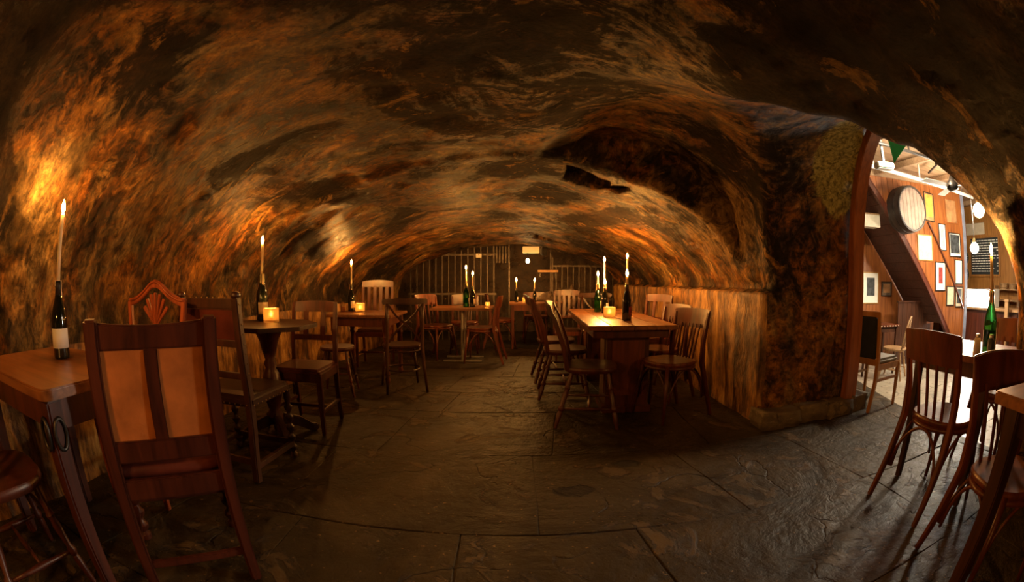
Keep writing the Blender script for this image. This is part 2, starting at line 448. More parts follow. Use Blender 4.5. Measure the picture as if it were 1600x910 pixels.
def ob(name, me, mat=None, parent=None):
    o = bpy.data.objects.new(name, me)
    COL.objects.link(o)
    if mat is not None and not me.materials:
        me.materials.append(MAT[mat])
    if parent is not None:
        o.parent = parent
    return o
def tag(o, label=None, cat=None, group=None, kind=None):
    if label: o['label'] = label
    if cat: o['category'] = cat
    if group: o['group'] = group
    if kind: o['kind'] = kind
    return o
def struct(name, me, mat):
    return tag(ob(name, me, mat), kind='structure')

class Kind:
    """the parts of one kind of thing: list of [name, mesh, label, children]"""
    def __init__(self):
        self.parts = []
    def part(self, name, mb, mat, bevel=0.0, smooth=False, label=None, under=None):
        me = mb.mesh(name, bevel, smooth)
        me.materials.append(MAT[mat])
        rec = [name, me, label, []]
        (self.parts if under is None else under[3]).append(rec)
        return rec
    def place(self, name, loc, rz, label, cat, group=None, scale=1.0):
        e = bpy.data.objects.new(name, None); COL.objects.link(e)
        e.empty_display_size = 0.1
        e.location = loc; e.rotation_euler = (0, 0, rz); e.scale = (scale,) * 3 if not isinstance(scale, tuple) else scale
        tag(e, label, cat, group)
        def go(recs, parent):
            for n, me, lab, kids in recs:
                o = bpy.data.objects.new(n, me); COL.objects.link(o); o.parent = parent
                if lab: o['label'] = lab
                go(kids, o)
        go(self.parts, e)
        return e
def face(dx, dy):
    """rotation that turns local +Y to direction (dx, dy)"""
    return math.atan2(-dx, dy)
def arc(n, a0, a1):
    return [a0 + (a1 - a0) * i / n for i in range(n + 1)]

# ------------------------------------------------------------------ the vaulted shell, grown as one rough surface
def vnoise(p, seed):
    i = np.floor(p).astype(np.int64); f = p - i; f = f * f * (3 - 2 * f)
    def h(ix, iy, iz):
        n = (ix * 374761393 + iy * 668265263 + iz * 2147483647 + seed * 974634777) & 0xFFFFFFFF
        n = ((n ^ (n >> 13)) * 1274126177) & 0xFFFFFFFF
        return ((n ^ (n >> 16)) & 0xFFFF) / 65535.0
    r = 0
    for dx in (0, 1):
        for dy in (0, 1):
            for dz in (0, 1):
                w = (f[:, 0] if dx else 1 - f[:, 0]) * (f[:, 1] if dy else 1 - f[:, 1]) * (f[:, 2] if dz else 1 - f[:, 2])
                r = r + w * h(i[:, 0] + dx, i[:, 1] + dy, i[:, 2] + dz)
    return r * 2 - 1
def fbm(p, seed, octv=4):
    r = 0; a = 1.0; t = 0
    for k in range(octv):
        r = r + a * vnoise(p * (2.03 ** k), seed + k); t += a; a *= 0.55
    return r / t
def smin(a, b, k):
    h = np.clip(0.5 + 0.5 * (b - a) / k, 0, 1)
    return b + (a - b) * h - k * h * (1 - h)
def sstep(x, a, b):
    t = np.clip((x - a) / (b - a), 0, 1); return t * t * (3 - 2 * t)
YB = 8.0     # plane of the iron grille at the far end
def crown(y):
    return np.interp(y, [-3, 0, 2, 3.3, 5, 8, 10], [2.32, 2.26, 2.16, 2.06, 1.90, 1.72, 1.70])
def half_left(y):
    return np.interp(y, [-3, 0, 1, 3, 5, 8, 10], [2.55, 2.48, 2.36, 2.36, 2.36, 2.10, 2.05])
def section(x, z, aL, aR, z0L, z0R, zc, nL=2.0, nR=2.0):
    left = x < 0
    a = np.where(left, aL, aR); z0 = np.where(left, z0L, z0R); n = np.where(left, nL, nR)
    # blend springing height across the crown so both halves meet smoothly
    b = zc - z0
    u = np.abs(x) / a; w = np.maximum(z - z0, 0) / b
    q = (u ** n + w ** n) ** (1 / n)
    return (q - 1) * np.minimum(a, b)
def shell_field(x, y, z):
    zc = crown(y); aL = half_left(y)
    # near chamber: wide to the right up to the pier
    aRn = np.interp(y, [-3, 1.0, 2.0, 2.9, 3.6], [2.48, 2.46, 2.25, 1.92, 1.90])
    zn = zc + 0.24 * sstep(x, 0.1, 0.9) * sstep(y, 1.8, 2.9) - 0.22 * sstep(x, 0.2, 1.3) * (1 - sstep(y, 1.5, 2.15))
    A = section(x, z, aL, aRn, 0.78, np.interp(y, [0, 2, 2.9], [0.92, 1.0, 1.0]), zn, 2.0, np.interp(y, [0.8, 1.6, 2.6], [1.85, 1.8, 2.7]))
    A = np.maximum(A, y - 2.88 - 0.42 * sstep(z, 1.02, 1.30))
    A = np.maximum(A, -2.4 - y)
    # far chamber: narrow, low right wall with a ledge
    lowr = np.where(z < 1.03, 1.86, 1.96)
    B = section(x, z, aL, lowr, 0.78, 0.98, zc - 0.06 * sstep(x, 0.2, 1.0), 2.0, 1.9)
    B = np.maximum(np.maximum(B, 2.86 - y), y - YB)
    # wider, dark chamber behind the grille
    D = section(x, z, 2.6, 2.6, 1.2, 1.2, 2.15)
    D = np.maximum(np.maximum(D, YB - 0.02 - y), y - 9.5)
    # cross vault through the right wall to the bar
    cz = np.interp(x, [0.3, 1.0, 1.6, 2.2, 2.9, 4.0], [1.70, 1.96, 2.10, 2.28, 2.50, 2.6])
    u = np.abs(y - 1.92) / 0.95; w = np.maximum(z - 1.12, 0) / (cz - 1.12)
    pn = np.where(y < 1.92, 1.55, 2.3)
    C = ((u ** pn + w ** pn) ** (1 / pn) - 1) * 0.95
    C = np.maximum(C, 0.4 - x)
    # recesses cut in the crown (old hatches)
    def boxf(cx, cy, cz_, sx, sy, sz):
        return np.maximum(np.maximum(np.abs(x - cx) - sx, np.abs(y - cy) - sy), np.abs(z - cz_) - sz)
    H = np.minimum(boxf(0.74, 3.62, 2.2, 0.30, 0.17, 0.32), boxf(0.66, 7.0, 1.9, 0.30, 0.16, 0.22))
    f = smin(A, C, 0.06)
    f = smin(f, B, 0.05)
    f = np.minimum(np.minimum(f, D), H)
    return f
def build_shell(h=0.04):
    lo = np.array([-2.9, -2.7, -0.12]); hi = np.array([2.94, 9.8, 2.80])
    n = np.ceil((hi - lo) / h).astype(int)
    xs = [lo[k] + h * np.arange(n[k]) for k in range(3)]
    X, Y, Z = np.meshgrid(*xs, indexing='ij')
    F = shell_field(X, Y, Z)
    near = np.abs(F) < 0.16
    P = np.stack([X[near], Y[near], Z[near]], 1)
    th = np.arctan2(P[:, 0], P[:, 2] - 0.6) * 2.0
    hp = np.stack([th * 1.6, P[:, 1] * 5.0, np.zeros(len(P)) + 0.5], 1)
    d = 0.040 * fbm(P * 1.5, 3, 3) + 0.020 * fbm(hp, 11, 4) + 0.012 * fbm(P * 9.0, 23, 2)
    chip = fbm(P * 3.0, 41, 5)
    d = d - 0.014 * sstep(chip, 0.10, 0.22)
    flat = np.where((P[:, 0] > 1.6) & (P[:, 2] < 1.1) & (P[:, 1] > 2.7), 0.45, 1.0)
    F[near] += d * flat
    S = F < 0
    cs = np.zeros([k - 1 for k in n], np.uint8)
    for dx in (0, 1):
        for dy in (0, 1):
            for dz in (0, 1):
                cs += S[dx:n[0] - 1 + dx, dy:n[1] - 1 + dy, dz:n[2] - 1 + dz]
    act = (cs > 0) & (cs < 8)
    ci, cj, ck = np.nonzero(act)
    acc = np.zeros((len(ci), 3)); cnt = np.zeros(len(ci))
    corners = [(a, b_, c) for a in (0, 1) for b_ in (0, 1) for c in (0, 1)]
    for a in corners:
        for ax in range(3):
            if a[ax]: continue
            e = list(a); e[ax] = 1
            f0 = F[ci + a[0], cj + a[1], ck + a[2]]; f1 = F[ci + e[0], cj + e[1], ck + e[2]]
            m = (f0 < 0) != (f1 < 0)
            t = np.zeros(len(ci)); t[m] = f0[m] / (f0[m] - f1[m])
            pt = np.tile(np.array(a, float), (len(ci), 1)); pt[:, ax] = t
            acc[m] += pt[m]; cnt[m] += 1
    vert = lo + h * (np.stack([ci, cj, ck], 1) + acc / cnt[:, None])
    idx = -np.ones(act.shape, np.int64); idx[ci, cj, ck] = np.arange(len(ci))
    quads = []
    for ax in range(3):
        b1, b2 = (ax + 1) % 3, (ax + 2) % 3
        s0 = [slice(None)] * 3; s1 = [slice(None)] * 3
        s0[ax] = slice(0, n[ax] - 1); s1[ax] = slice(1, n[ax])
        A0 = S[tuple(s0)]; A1 = S[tuple(s1)]
        e = np.stack(np.nonzero(A0 != A1), 1)
        ok = (e[:, b1] > 0) & (e[:, b2] > 0) & (e[:, b1] < n[b1] - 1) & (e[:, b2] < n[b2] - 1)
        e = e[ok]; flip = A0[e[:, 0], e[:, 1], e[:, 2]]
        def at(d1, d2):
            q = e.copy(); q[:, b1] += d1; q[:, b2] += d2
            return idx[q[:, 0], q[:, 1], q[:, 2]]
        q = np.stack([at(-1, -1), at(0, -1), at(0, 0), at(-1, 0)], 1)
        q[flip] = q[flip][:, ::-1]
        quads.append(q)
    quads = np.concatenate(quads)
    quads = quads[(quads >= 0).all(1)]
    return vert, quads
SV, SQ = build_shell()
def shell_part(name, mask, mat):
    q = SQ[mask]
    used, inv = np.unique(q, return_inverse=True)
    v = SV[used]; q = inv.reshape(q.shape)
    me = bpy.data.meshes.new(name)
    me.vertices.add(len(v)); me.vertices.foreach_set('co', v.astype(np.float32).ravel())
    me.loops.add(q.size); me.loops.foreach_set('vertex_index', q.astype(np.int32).ravel())
    me.polygons.add(len(q)); me.polygons.foreach_set('loop_start', np.arange(0, q.size, 4, dtype=np.int32))
    me.polygons.foreach_set('use_smooth', np.ones(len(q), bool))
    me.update(calc_edges=True); me.validate()
    at = me.attributes.new('hoop', 'FLOAT_VECTOR', 'POINT')
    th = np.arctan2(v[:, 0], v[:, 2] - 0.6) * 2.0
    hp = np.stack([th, v[:, 1], np.hypot(v[:, 0], v[:, 2] - 0.6)], 1)
    at.data.foreach_set('vector', hp.astype(np.float32).ravel())
    return struct(name, me, mat)
cen = SV[SQ].mean(1)
m_back = cen[:, 1] > YB - 0.03
m_gold = ~m_back & (cen[:, 0] > 1.70) & (cen[:, 1] > 2.82) & (cen[:, 2] < 1.05) & (cen[:, 0] < 1.90)
m_pier = ~m_back & ~m_gold & (cen[:, 0] > 1.7) & (cen[:, 1] > 2.55) & (cen[:, 2] < 1.2)
m_left = ~m_back & (cen[:, 0] < -1.6) & (cen[:, 2] < 0.78)
rest = ~(m_back | m_gold | m_pier | m_left)
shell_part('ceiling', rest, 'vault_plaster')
shell_part('wall_back', m_back, 'back_brick')
shell_part('wall_right', m_gold, 'wall_drip_plaster')
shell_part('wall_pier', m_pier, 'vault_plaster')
shell_part('wall_left', m_left, 'wall_drip_plaster')

# ------------------------------------------------------------------ floors
def clip(poly, a, b_):
    """keep the side left of a->b"""
    out = []
    for i in range(len(poly)):
        p, q = poly[i], poly[(i + 1) % len(poly)]
        sp = (b_[0] - a[0]) * (p[1] - a[1]) - (b_[1] - a[1]) * (p[0] - a[0])
        sq = (b_[0] - a[0]) * (q[1] - a[1]) - (b_[1] - a[1]) * (q[0] - a[0])
        if sp >= 0: out.append(p)
        if (sp >= 0) != (sq >= 0):
            t = sp / (sp - sq); out.append((p[0] + t * (q[0] - p[0]), p[1] + t * (q[1] - p[1])))
    return out
def parea(p):
    return 0.5 * abs(sum(p[i][0] * p[(i + 1) % len(p)][1] - p[(i + 1) % len(p)][0] * p[i][1] for i in range(len(p))))
def slab(name, poly, ztop, mat, parent, gap=0.006, depth=0.03, lip=0.006, wob=0.006):
    cx = sum(p[0] for p in poly) / len(poly); cy = sum(p[1] for p in poly) / len(poly)
    pts = []
    for i in range(len(poly)):
        p, q = poly[i], poly[(i + 1) % len(poly)]
        l = math.hypot(q[0] - p[0], q[1] - p[1])
        k = max(1, min(4, int(l / 0.25)))
        for j in range(k):
            t = j / k
            w = 0 if j == 0 else random.uniform(-wob, wob)
            nx, ny = (q[1] - p[1]) / max(l, 1e-6), -(q[0] - p[0]) / max(l, 1e-6)
            pts.append((p[0] + t * (q[0] - p[0]) + nx * w, p[1] + t * (q[1] - p[1]) + ny * w))
    def ins(d):
        r = []
        for x, y in pts:
            l = math.hypot(x - cx, y - cy)
            s = max(0.0, 1 - d / max(l, 1e-6)); r.append((cx + (x - cx) * s, cy + (y - cy) * s))
        return r
    a, b_ = ins(gap * 0.7), ins(gap * 0.7 + lip)
    n = len(pts)
    vs = [(x, y, ztop - depth) for x, y in a] + [(x, y, ztop - lip * 0.7) for x, y in a] + [(x, y, ztop) for x, y in b_]
    fs = [tuple(range(2 * n, 3 * n))]
    for i in range(n):
        k = (i + 1) % n
        fs += [(i, k, n + k, n + i), (n + i, n + k, 2 * n + k, 2 * n + i)]
    me = bpy.data.meshes.new(name); me.from_pydata(vs, [], fs); me.update()
    return ob(name, me, mat, parent)
# upper floor ends at the worn step towards the bar
STEP = [(4.05, 4.2), (3.54, 2.75), (3.30, 2.1), (3.24, 0.6)]
floor_poly = [(-2.75, -2.5), (3.3, -2.5), STEP[3], STEP[2], STEP[1], STEP[0], (3.6, 9.6), (-2.75, 9.6)]
fm = MB().prism(floor_poly, (0, 0, -0.30), (1, 0, 0), (0, 1, 0), 0.291)
floor = struct('floor', fm.mesh('floor'), 'mortar')
def floor_slabs():
    cnt = 0
    y = 0.15
    while y < 9.4:
        row = random.uniform(0.62, 0.95)
        x = -2.75 - random.uniform(0, 0.6); sk0 = 0.0
        while x < 4.0:
            ln = random.uniform(0.7, 1.45)
            q0, q1 = sk0, random.uniform(-0.07, 0.07)
            poly = [(x - q0, y), (x + ln - q1, y), (x + ln + q1, y + row), (x + q0, y + row)]
            sk0 = q1
            poly = clip(poly, (-2.72, 9.6), (-2.72, -3))
            for a, b_ in ([(STEP[3], STEP[2])] if y + row / 2 < 2.1 else [(STEP[2], STEP[1]), (STEP[1], STEP[0])]):
                if len(poly) > 2: poly = clip(poly, a, b_)
            if len(poly) > 2 and parea(poly) > 0.01:
                slab('flagstone', poly, random.uniform(-0.003, 0.0), 'flagstone', floor, 0.0035, 0.012, 0.004, 0.008)
                cnt += 1
            x += ln
        y += row
    return cnt
floor_slabs()
# lower floor of the bar, pale tiles
FB = -0.27
bar_poly = [(3.1, 0.2), (11.5, 0.2), (11.5, 8.0), (3.1, 8.0)]
fb = MB().prism(bar_poly, (0, 0, FB - 0.12), (1, 0, 0), (0, 1, 0), 0.108)
floor_bar = struct('floor_bar', fb.mesh('floor_bar'), 'mortar')
for i in range(16):
    for j in range(11):
        x0, y0 = 3.15 + i * 0.5, 0.6 + j * 0.5
        if y0 > 5.6 or (x0 < 3.2 and y0 > 4.2) or x0 > 9: continue
        slab('floor_tile', [(x0, y0), (x0 + 0.5, y0), (x0 + 0.5, y0 + 0.5), (x0, y0 + 0.5)], FB + random.uniform(-0.002, 0), 'bar_tile', floor_bar, 0.004, 0.012, 0.003, 0)
# rough stone plinth at the foot of the pier
def rubble_block(name, c, s, parent, rz=0.0, seed=1):
    bm = bmesh.new(); bmesh.ops.create_cube(bm, size=1)
    bmesh.ops.subdivide_edges(bm, edges=bm.edges, cuts=5, use_grid_fill=True)
    P = np.array([v.co for v in bm.verts]) * np.array(s)
    d = fbm(P * 7 + seed * 3.7, 70 + seed, 3)
    for v, p, k in zip(bm.verts, P, d):
        q = Vector(p); nrm = Vector((p[0] / s[0], p[1] / s[1], p[2] / s[2])).normalized()
        r = 1 - 0.10 * (abs(nrm.x) * abs(nrm.z) + abs(nrm.y) * abs(nrm.z)) * 2
        v.co = Vector((q.x * r, q.y * r, q.z)) + nrm * k * 0.035
    me = bpy.data.meshes.new(name); bm.to_mesh(me); bm.free()
    me.polygons.foreach_set('use_smooth', [True] * len(me.polygons))
    o = ob(name, me, 'rubble', parent); o.location = c; o.rotation_euler = (0, 0, rz)
    return o
plinth = bpy.data.objects.new('trim_1', None); COL.objects.link(plinth); tag(plinth, kind='structure')
for k, (x, w) in enumerate(((2.02, 0.40), (2.38, 0.36), (2.70, 0.34), (2.98, 0.28))):
    rubble_block('plinth_stone', (x, 2.84 + 0.03 * (k % 2), 0.045), (w, 0.26 - 0.02 * k, 0.16 + 0.03 * (k % 2)), plinth, 0.05 * (k - 1), k)

# ------------------------------------------------------------------ chairs (local frame: floor origin under the seat, front towards +Y)
def leg_prof(r, kind='ring'):
    if kind == 'bobbin':
        p = [(0, r * 1.0), (0.05, r)]
        for k in range(5):
            a = 0.08 + k * 0.15
            p += [(a, r * 0.55), (a + 0.04, r * 1.05), (a + 0.08, r * 1.15), (a + 0.12, r * 0.6)]
        return p + [(0.88, r), (1.0, r)]
    if kind == 'plain':
        return [(0, r * 0.75), (0.5, r), (1, r * 0.8)]
    return [(0, r * 0.62), (0.10, r * 0.75), (0.26, r * 1.0), (0.30, r * 0.7), (0.33, r * 1.15), (0.37, r * 1.15), (0.40, r * 0.7),
            (0.60, r * 1.05), (0.66, r * 0.75), (0.70, r * 1.1), (0.74, r * 0.75), (0.9, r * 0.8), (1, r * 0.7)]
def seat_round(mb, z, rx, ry, t, n=24, cy=0.0, pw=2.6):
    rings = []
    for zz, s in ((z - t, 0.95), (z - t * 0.6, 1.0), (z - t * 0.25, 1.0), (z, 0.965), (z - 0.006, 0.6)):
        ring = []
        for k in range(n):
            a = 2 * math.pi * k / n; c, s_ = math.cos(a), math.sin(a)
            r = (abs(c) ** pw + abs(s_) ** pw) ** (-1 / pw)
            ring.append(V(rx * r * c * s, cy + ry * r * s_ * s, zz))
        rings.append(ring)
    return mb.rings(rings)
def crest(mb, w, y, z0, z1, t, bow=0.05, n=8, top=0.0, rake=0.0):
    """curved back panel: bows backwards in plan, optional raised middle"""
    rows = []
    for i in range(n + 1):
        u = -1 + 2 * i / n; x = u * w / 2; yy = y - bow * (1 - u * u); zt = z1 + top * (1 - u * u)
        rows.append([V(x, yy - t / 2, z0), V(x, yy + t / 2, z0), V(x, yy + t / 2 - rake, zt), V(x, yy - t / 2 - rake, zt)])
    return mb.rings(rows)

def kind_bistro(mat='wood_red', seat_mat=None, spindles=4, h=0.88, slat=0.022, arch=True):
    K = Kind(); sz = 0.47; w = 0.19
    K.part('seat', seat_round(MB(), sz, 0.205, 0.20, 0.035), seat_mat or mat, smooth=True)
    K.part('seat_ring', MB().tube([(0.205 * math.cos(a) * 1.0, 0.20 * math.sin(a), sz - 0.045) for a in arc(23, 0, 2 * math.pi * 23 / 24)], 0.014, 8, True), mat, smooth='all')
    for s in (-1, 1):
        K.part('rear_leg', MB().rect([(s * (w + 0.025), -0.31, 0), (s * (w + 0.012), -0.235, 0.25), (s * w, -0.185, sz - 0.02), (s * w, -0.19, 0.62), (s * (w + 0.008), -0.235, h - 0.02)],
                                     [0.028, 0.032, 0.036, 0.034, 0.028], [0.028, 0.034, 0.040, 0.034, 0.022]), mat, 0.005, True)
        K.part('front_leg', MB().tube([(s * 0.205, 0.21, 0), (s * 0.175, 0.18, 0.25), (s * 0.15, 0.155, sz - 0.02)], [0.012, 0.015, 0.018], 10), mat, smooth='all')
        if arch:
            K.part('brace', MB().tube([(s * 0.188 + s * 0.006 * 0, -0.215 + 0.37 * t, 0.16 + 0.255 * math.sin(math.pi * t) ** 0.55) for t in arc(14, 0.0, 1.0)], 0.009, 7), mat, smooth='all')
    if arch:
        K.part('brace', MB().tube([(-0.19 + 0.38 * t, -0.235 + 0.03 * math.sin(math.pi * t), 0.17 + 0.245 * math.sin(math.pi * t) ** 0.55) for t in arc(14, 0.0, 1.0)], 0.009, 7), mat, smooth='all')
        K.part('brace', MB().tube([(-0.172 + 0.344 * t, 0.18, 0.22 + 0.20 * math.sin(math.pi * t) ** 0.55) for t in arc(14, 0.0, 1.0)], 0.009, 7), mat, smooth='all')
    K.part('crest_rail', crest(MB(), 2 * w + 0.045, -0.215, h - 0.145, h, 0.018, 0.035, 10, 0.012, 0.025), mat, 0.005, True)
    for k in range(spindles):
        u = -0.62 + 1.24 * k / (spindles - 1)
        K.part('spindle', MB().rect([(u * 0.15, -0.165, sz - 0.01), (u * 0.18, -0.225, h - 0.11)], slat, 0.010), mat, 0.003, True)
    return K
def kind_windsor(mat='wood_mahogany', laths=5, h=0.92):
    K = Kind(); sz = 0.46
    K.part('seat', seat_round(MB(), sz, 0.215, 0.205, 0.042, pw=3.2), mat, smooth=True)
    for sx in (-1, 1):
        for sy in (-1, 1):
            K.part('leg', MB().turned((sx * 0.225, sy * 0.215 - (0.03 if sy < 0 else 0), 0), (sx * 0.145, sy * 0.13, sz - 0.03), leg_prof(0.021)), mat, smooth=True)
        K.part('stretcher', MB().turned((sx * 0.20, -0.20, 0.15), (sx * 0.20, 0.185, 0.15), [(0, .008), (.3, .011), (.5, .016), (.7, .011), (1, .008)], 8), mat, smooth='all')
        K.part('back_post', MB().rect([(sx * 0.165, -0.165, sz - 0.02), (sx * 0.175, -0.20, 0.62), (sx * 0.185, -0.26, 0.80), (sx * 0.185, -0.315, h)],
                                      [0.030, 0.034, 0.032, 0.026], [0.036, 0.036, 0.032, 0.024]), mat, 0.006, True)
    K.part('stretcher', MB().turned((-0.20, 0, 0.15), (0.20, 0, 0.15), [(0, .008), (.3, .011), (.5, .016), (.7, .011), (1, .008)], 8), mat, smooth='all')
    K.part('stretcher', MB().turned((-0.18, 0.17, 0.27), (0.18, 0.17, 0.27), [(0, .008), (.5, .013), (1, .008)], 8), mat, smooth='all')
    K.part('crest_rail', crest(MB(), 0.42, -0.285, h - 0.09, h + 0.005, 0.022, 0.03, 10, 0.015, 0.03), mat, 0.006, True)
    for k in range(laths):
        u = -0.70 + 1.4 * k / (laths - 1)
        K.part('lath', MB().rect([(u * 0.145, -0.165, sz - 0.01), (u * 0.15, -0.205, 0.62), (u * 0.16, -0.285, h - 0.06)], 0.026, 0.010), mat, 0.003, True)
    return K
def kind_hoop_windsor(mat='wood_oak'):
    K = Kind(); sz = 0.45
    K.part('seat', seat_round(MB(), sz, 0.20, 0.20, 0.038, pw=2.4), mat, smooth=True)
    for sx in (-1, 1):
        for sy in (-1, 1):
            K.part('leg', MB().turned((sx * 0.205, sy * 0.20, 0), (sx * 0.12, sy * 0.12, sz - 0.03), leg_prof(0.019)), mat, smooth=True)
        K.part('stretcher', MB().turned((sx * 0.18, -0.175, 0.15), (sx * 0.18, 0.175, 0.15), [(0, .007), (.5, .013), (1, .007)], 8), mat, smooth='all')
    K.part('stretcher', MB().turned((-0.18, 0, 0.15), (0.18, 0, 0.15), [(0, .007), (.5, .013), (1, .007)], 8), mat, smooth='all')
    def hoop(t):   # 0..1 along the bow
        a = math.pi * t
        return V(-0.185 * math.cos(a) * (1.0 if True else 1), -0.16 - 0.10 * math.sin(a), sz - 0.01 + 0.46 * math.sin(a) ** 0.75)
    K.part('bow', MB().tube([hoop(t) for t in arc(24, 0, 1)], 0.012, 8), mat, smooth='all')
    for k in range(6):
        u = (-0.75 + 1.5 * k / 5)
        if abs(u) < 0.2: continue
        t = math.acos(-u) / math.pi; p = hoop(t)
        K.part('stick', MB().tube([(u * 0.11, -0.155, sz - 0.01), p], [0.006, 0.005], 6), mat, smooth='all')
    sp = [(-0.020, 0), (0.020, 0), (0.028, 0.10), (0.018, 0.16), (0.040, 0.25), (0.030, 0.34), (0.018, 0.44), (-0.018, 0.44), (-0.030, 0.34), (-0.040, 0.25), (-0.018, 0.16), (-0.028, 0.10)]
    K.part('splat', MB().prism(sp, (0, -0.165, sz - 0.005), (1, 0, 0), (0, -0.20, 1), 0.010), mat, smooth=True)
    return K
def kind_panel_chair():
    K = Kind(); sz = 0.49; W = 0.215; m = 'wood_mahogany'
    for s in (-1, 1):
        K.part('rear_post', MB().rect([(s * (W + 0.0), -0.235, 0), (s * W, -0.205, 0.30), (s * W, -0.20, 0.48), (s * W, -0.215, 0.70), (s * W, -0.25, 0.995)],
                                      [0.042, 0.046, 0.050, 0.050, 0.050], [0.044, 0.050, 0.056, 0.050, 0.040]), m, 0.007, True)
        K.part('front_leg', MB().turned((s * 0.235, 0.215, 0), (s * 0.235, 0.215, sz - 0.04), leg_prof(0.030, 'bobbin')), m, smooth=True)
        K.part('side_rail', MB().rect([(s * 0.222, -0.19, sz - 0.065), (s * 0.24, 0.22, sz - 0.065)], 0.024, 0.07, (1, 0, 0)), m, 0.004)
        K.part('side_stretcher', MB().rect([(s * 0.218, -0.22, 0.15), (s * 0.235, 0.22, 0.15)], 0.022, 0.032, (1, 0, 0)), m, 0.004)
        # tan leather back panels, one each side of the muntin
        K.part('back_panel', MB().box((s * 0.107, -0.212, 0.752), (0.172, 0.016, 0.315), Matrix.Rotation(math.radians(6), 3, 'X')), 'leather_tan', 0.004, label='tan leather back panel')
    K.part('top_rail', crest(MB(), 2 * W - 0.03, -0.228, 0.898, 0.985, 0.034, 0.0, 8, -0.012, 0.01), m, 0.006, True)
    K.part('muntin', MB().rect([(0, -0.208, 0.60), (0, -0.231, 0.90)], 0.050, 0.026), m, 0.004)
    K.part('lower_rail', MB().box((0, -0.203, 0.563), (2 * W - 0.03, 0.030, 0.075)), m, 0.005)
    K.part('bottom_rail', MB().box((0, -0.20, sz - 0.065), (2 * W - 0.03, 0.028, 0.075)), m, 0.004)
    K.part('front_rail', MB().box((0, 0.222, sz - 0.065), (0.44, 0.026, 0.07)), m, 0.004)
    st = MB()
    rows = []
    for z, s in ((sz - 0.03, 1.0), (sz - 0.008, 1.02), (sz + 0.012, 0.97), (sz + 0.024, 0.75), (sz + 0.028, 0.3)):
        rows.append([V(x * s, 0.015 + y * s, z) for x, y in [(-0.225 + 0.45 * t, -0.20) for t in arc(6, 0, 1)] + [(0.225 + 0.025 * t, -0.20 + 0.44 * t) for t in arc(6, 0.15, 1)] + [(0.25 - 0.5 * t, 0.24) for t in arc(6, 0.15, 1)] + [(-0.25 + 0.025 * t, 0.24 - 0.44 * t) for t in arc(6, 0.15, 0.85)]])
    K.part('seat', st.rings(rows), 'leather_red', smooth='all', label='worn red-brown leather seat pad')
    K.part('rear_stretcher', MB().rect([(-W, -0.218, 0.13), (W, -0.218, 0.13)], 0.030, 0.022, (0, 0, 1)), m, 0.004)
    K.part('front_stretcher', MB().rect([(-0.235, 0.215, 0.20), (0.235, 0.215, 0.20)], 0.04, 0.022, (0, 0, 1)), m, 0.004)
    return K
def studs(K, under, pts, r=0.0055):
    for p in pts:
        rings = [[Vector(p) + V(r * s * math.cos(a), r * s * math.sin(a), 0) for a in (0, 1.05, 2.09, 3.14, 4.19, 5.24)] for s in (1,)]
        mb = MB()
        q = Vector(p)
        mb.add([q + V(r, 0, 0), q - V(r, 0, 0), q + V(0, r, 0), q - V(0, r, 0), q + V(0, 0, r), q - V(0, 0, r)],
               [(0, 2, 4), (2, 1, 4), (1, 3, 4), (3, 0, 4), (2, 0, 5), (1, 2, 5), (3, 1, 5), (0, 3, 5)])
        K.part('stud', mb, 'brass', smooth='all', under=under)
def kind_studded_chair():
    K = Kind(); sz = 0.48; W = 0.215; m = 'wood_dark'
    for s in (-1, 1):
        rp = K.part('rear_post', MB().rect([(s * W, -0.245, 0), (s * W, -0.205, 0.30), (s * W, -0.20, 0.50), (s * W, -0.235, 0.78), (s * W, -0.265, 1.02)],
                                      [0.042, 0.044, 0.046, 0.046, 0.046], [0.046, 0.046, 0.050, 0.046, 0.042]), m, 0.006, True)
        studs(K, rp, [(s * (W + 0.024), -0.21 - 0.055 * k / 7, 0.62 + 0.052 * k) for k in range(8)])
        K.part('finial', MB().lathe([(0.0, 1.015), (0.026, 1.018), (0.030, 1.03), (0.022, 1.045), (0.0, 1.050)], (s * W, -0.266, 0), 12), m, smooth='all')
        K.part('front_leg', MB().turned((s * 0.225, 0.20, 0.0), (s * 0.225, 0.20, sz - 0.04), leg_prof(0.024, 'bobbin')), m, smooth=True)
        K.part('side_stretcher', MB().rect([(s * 0.216, -0.23, 0.09), (s * 0.225, 0.20, 0.09)], 0.03, 0.035, (1, 0, 0)), m, 0.004)
    tr = K.part('top_rail', MB().box((0, -0.262, 0.985), (2 * W, 0.030, 0.055)), m, 0.005)
    studs(K, tr, [(-0.18 + 0.045 * k, -0.262, 1.016) for k in range(9)])
    K.part('back_panel', MB().box((0, -0.248, 0.875), (2 * W - 0.05, 0.016, 0.16), Matrix.Rotation(math.radians(6), 3, 'X')), 'leather_red', 0.004, label='dark red leather back panel')
    K.part('back_rail', MB().box((0, -0.236, 0.775), (2 * W - 0.04, 0.026, 0.035)), m, 0.004)
    K.part('lower_rail', MB().box((0, -0.212, 0.60), (2 * W - 0.04, 0.026, 0.035)), m, 0.004)
    st = K.part('seat', MB().box((0, 0.0, sz - 0.02), (0.49, 0.45, 0.065)), 'leather_dark', 0.02, True, label='dark leather seat edged with brass studs')
    ps = []
    for s in (-1, 1):
        ps += [(s * 0.246, -0.20 + 0.042 * k, sz - 0.035) for k in range(11)]
    ps += [(-0.21 + 0.042 * k, -0.227, sz - 0.035) for k in range(11)]
    studs(K, st, ps)
    K.part('rear_stretcher', MB().rect([(-W, -0.235, 0.12), (W, -0.235, 0.12)], 0.035, 0.026, (0, 0, 1)), m, 0.004)
    K.part('front_stretcher', MB().rect([(-0.225, 0.20, 0.10), (0.225, 0.20, 0.10)], 0.035, 0.026, (0, 0, 1)), m, 0.004)
    return K
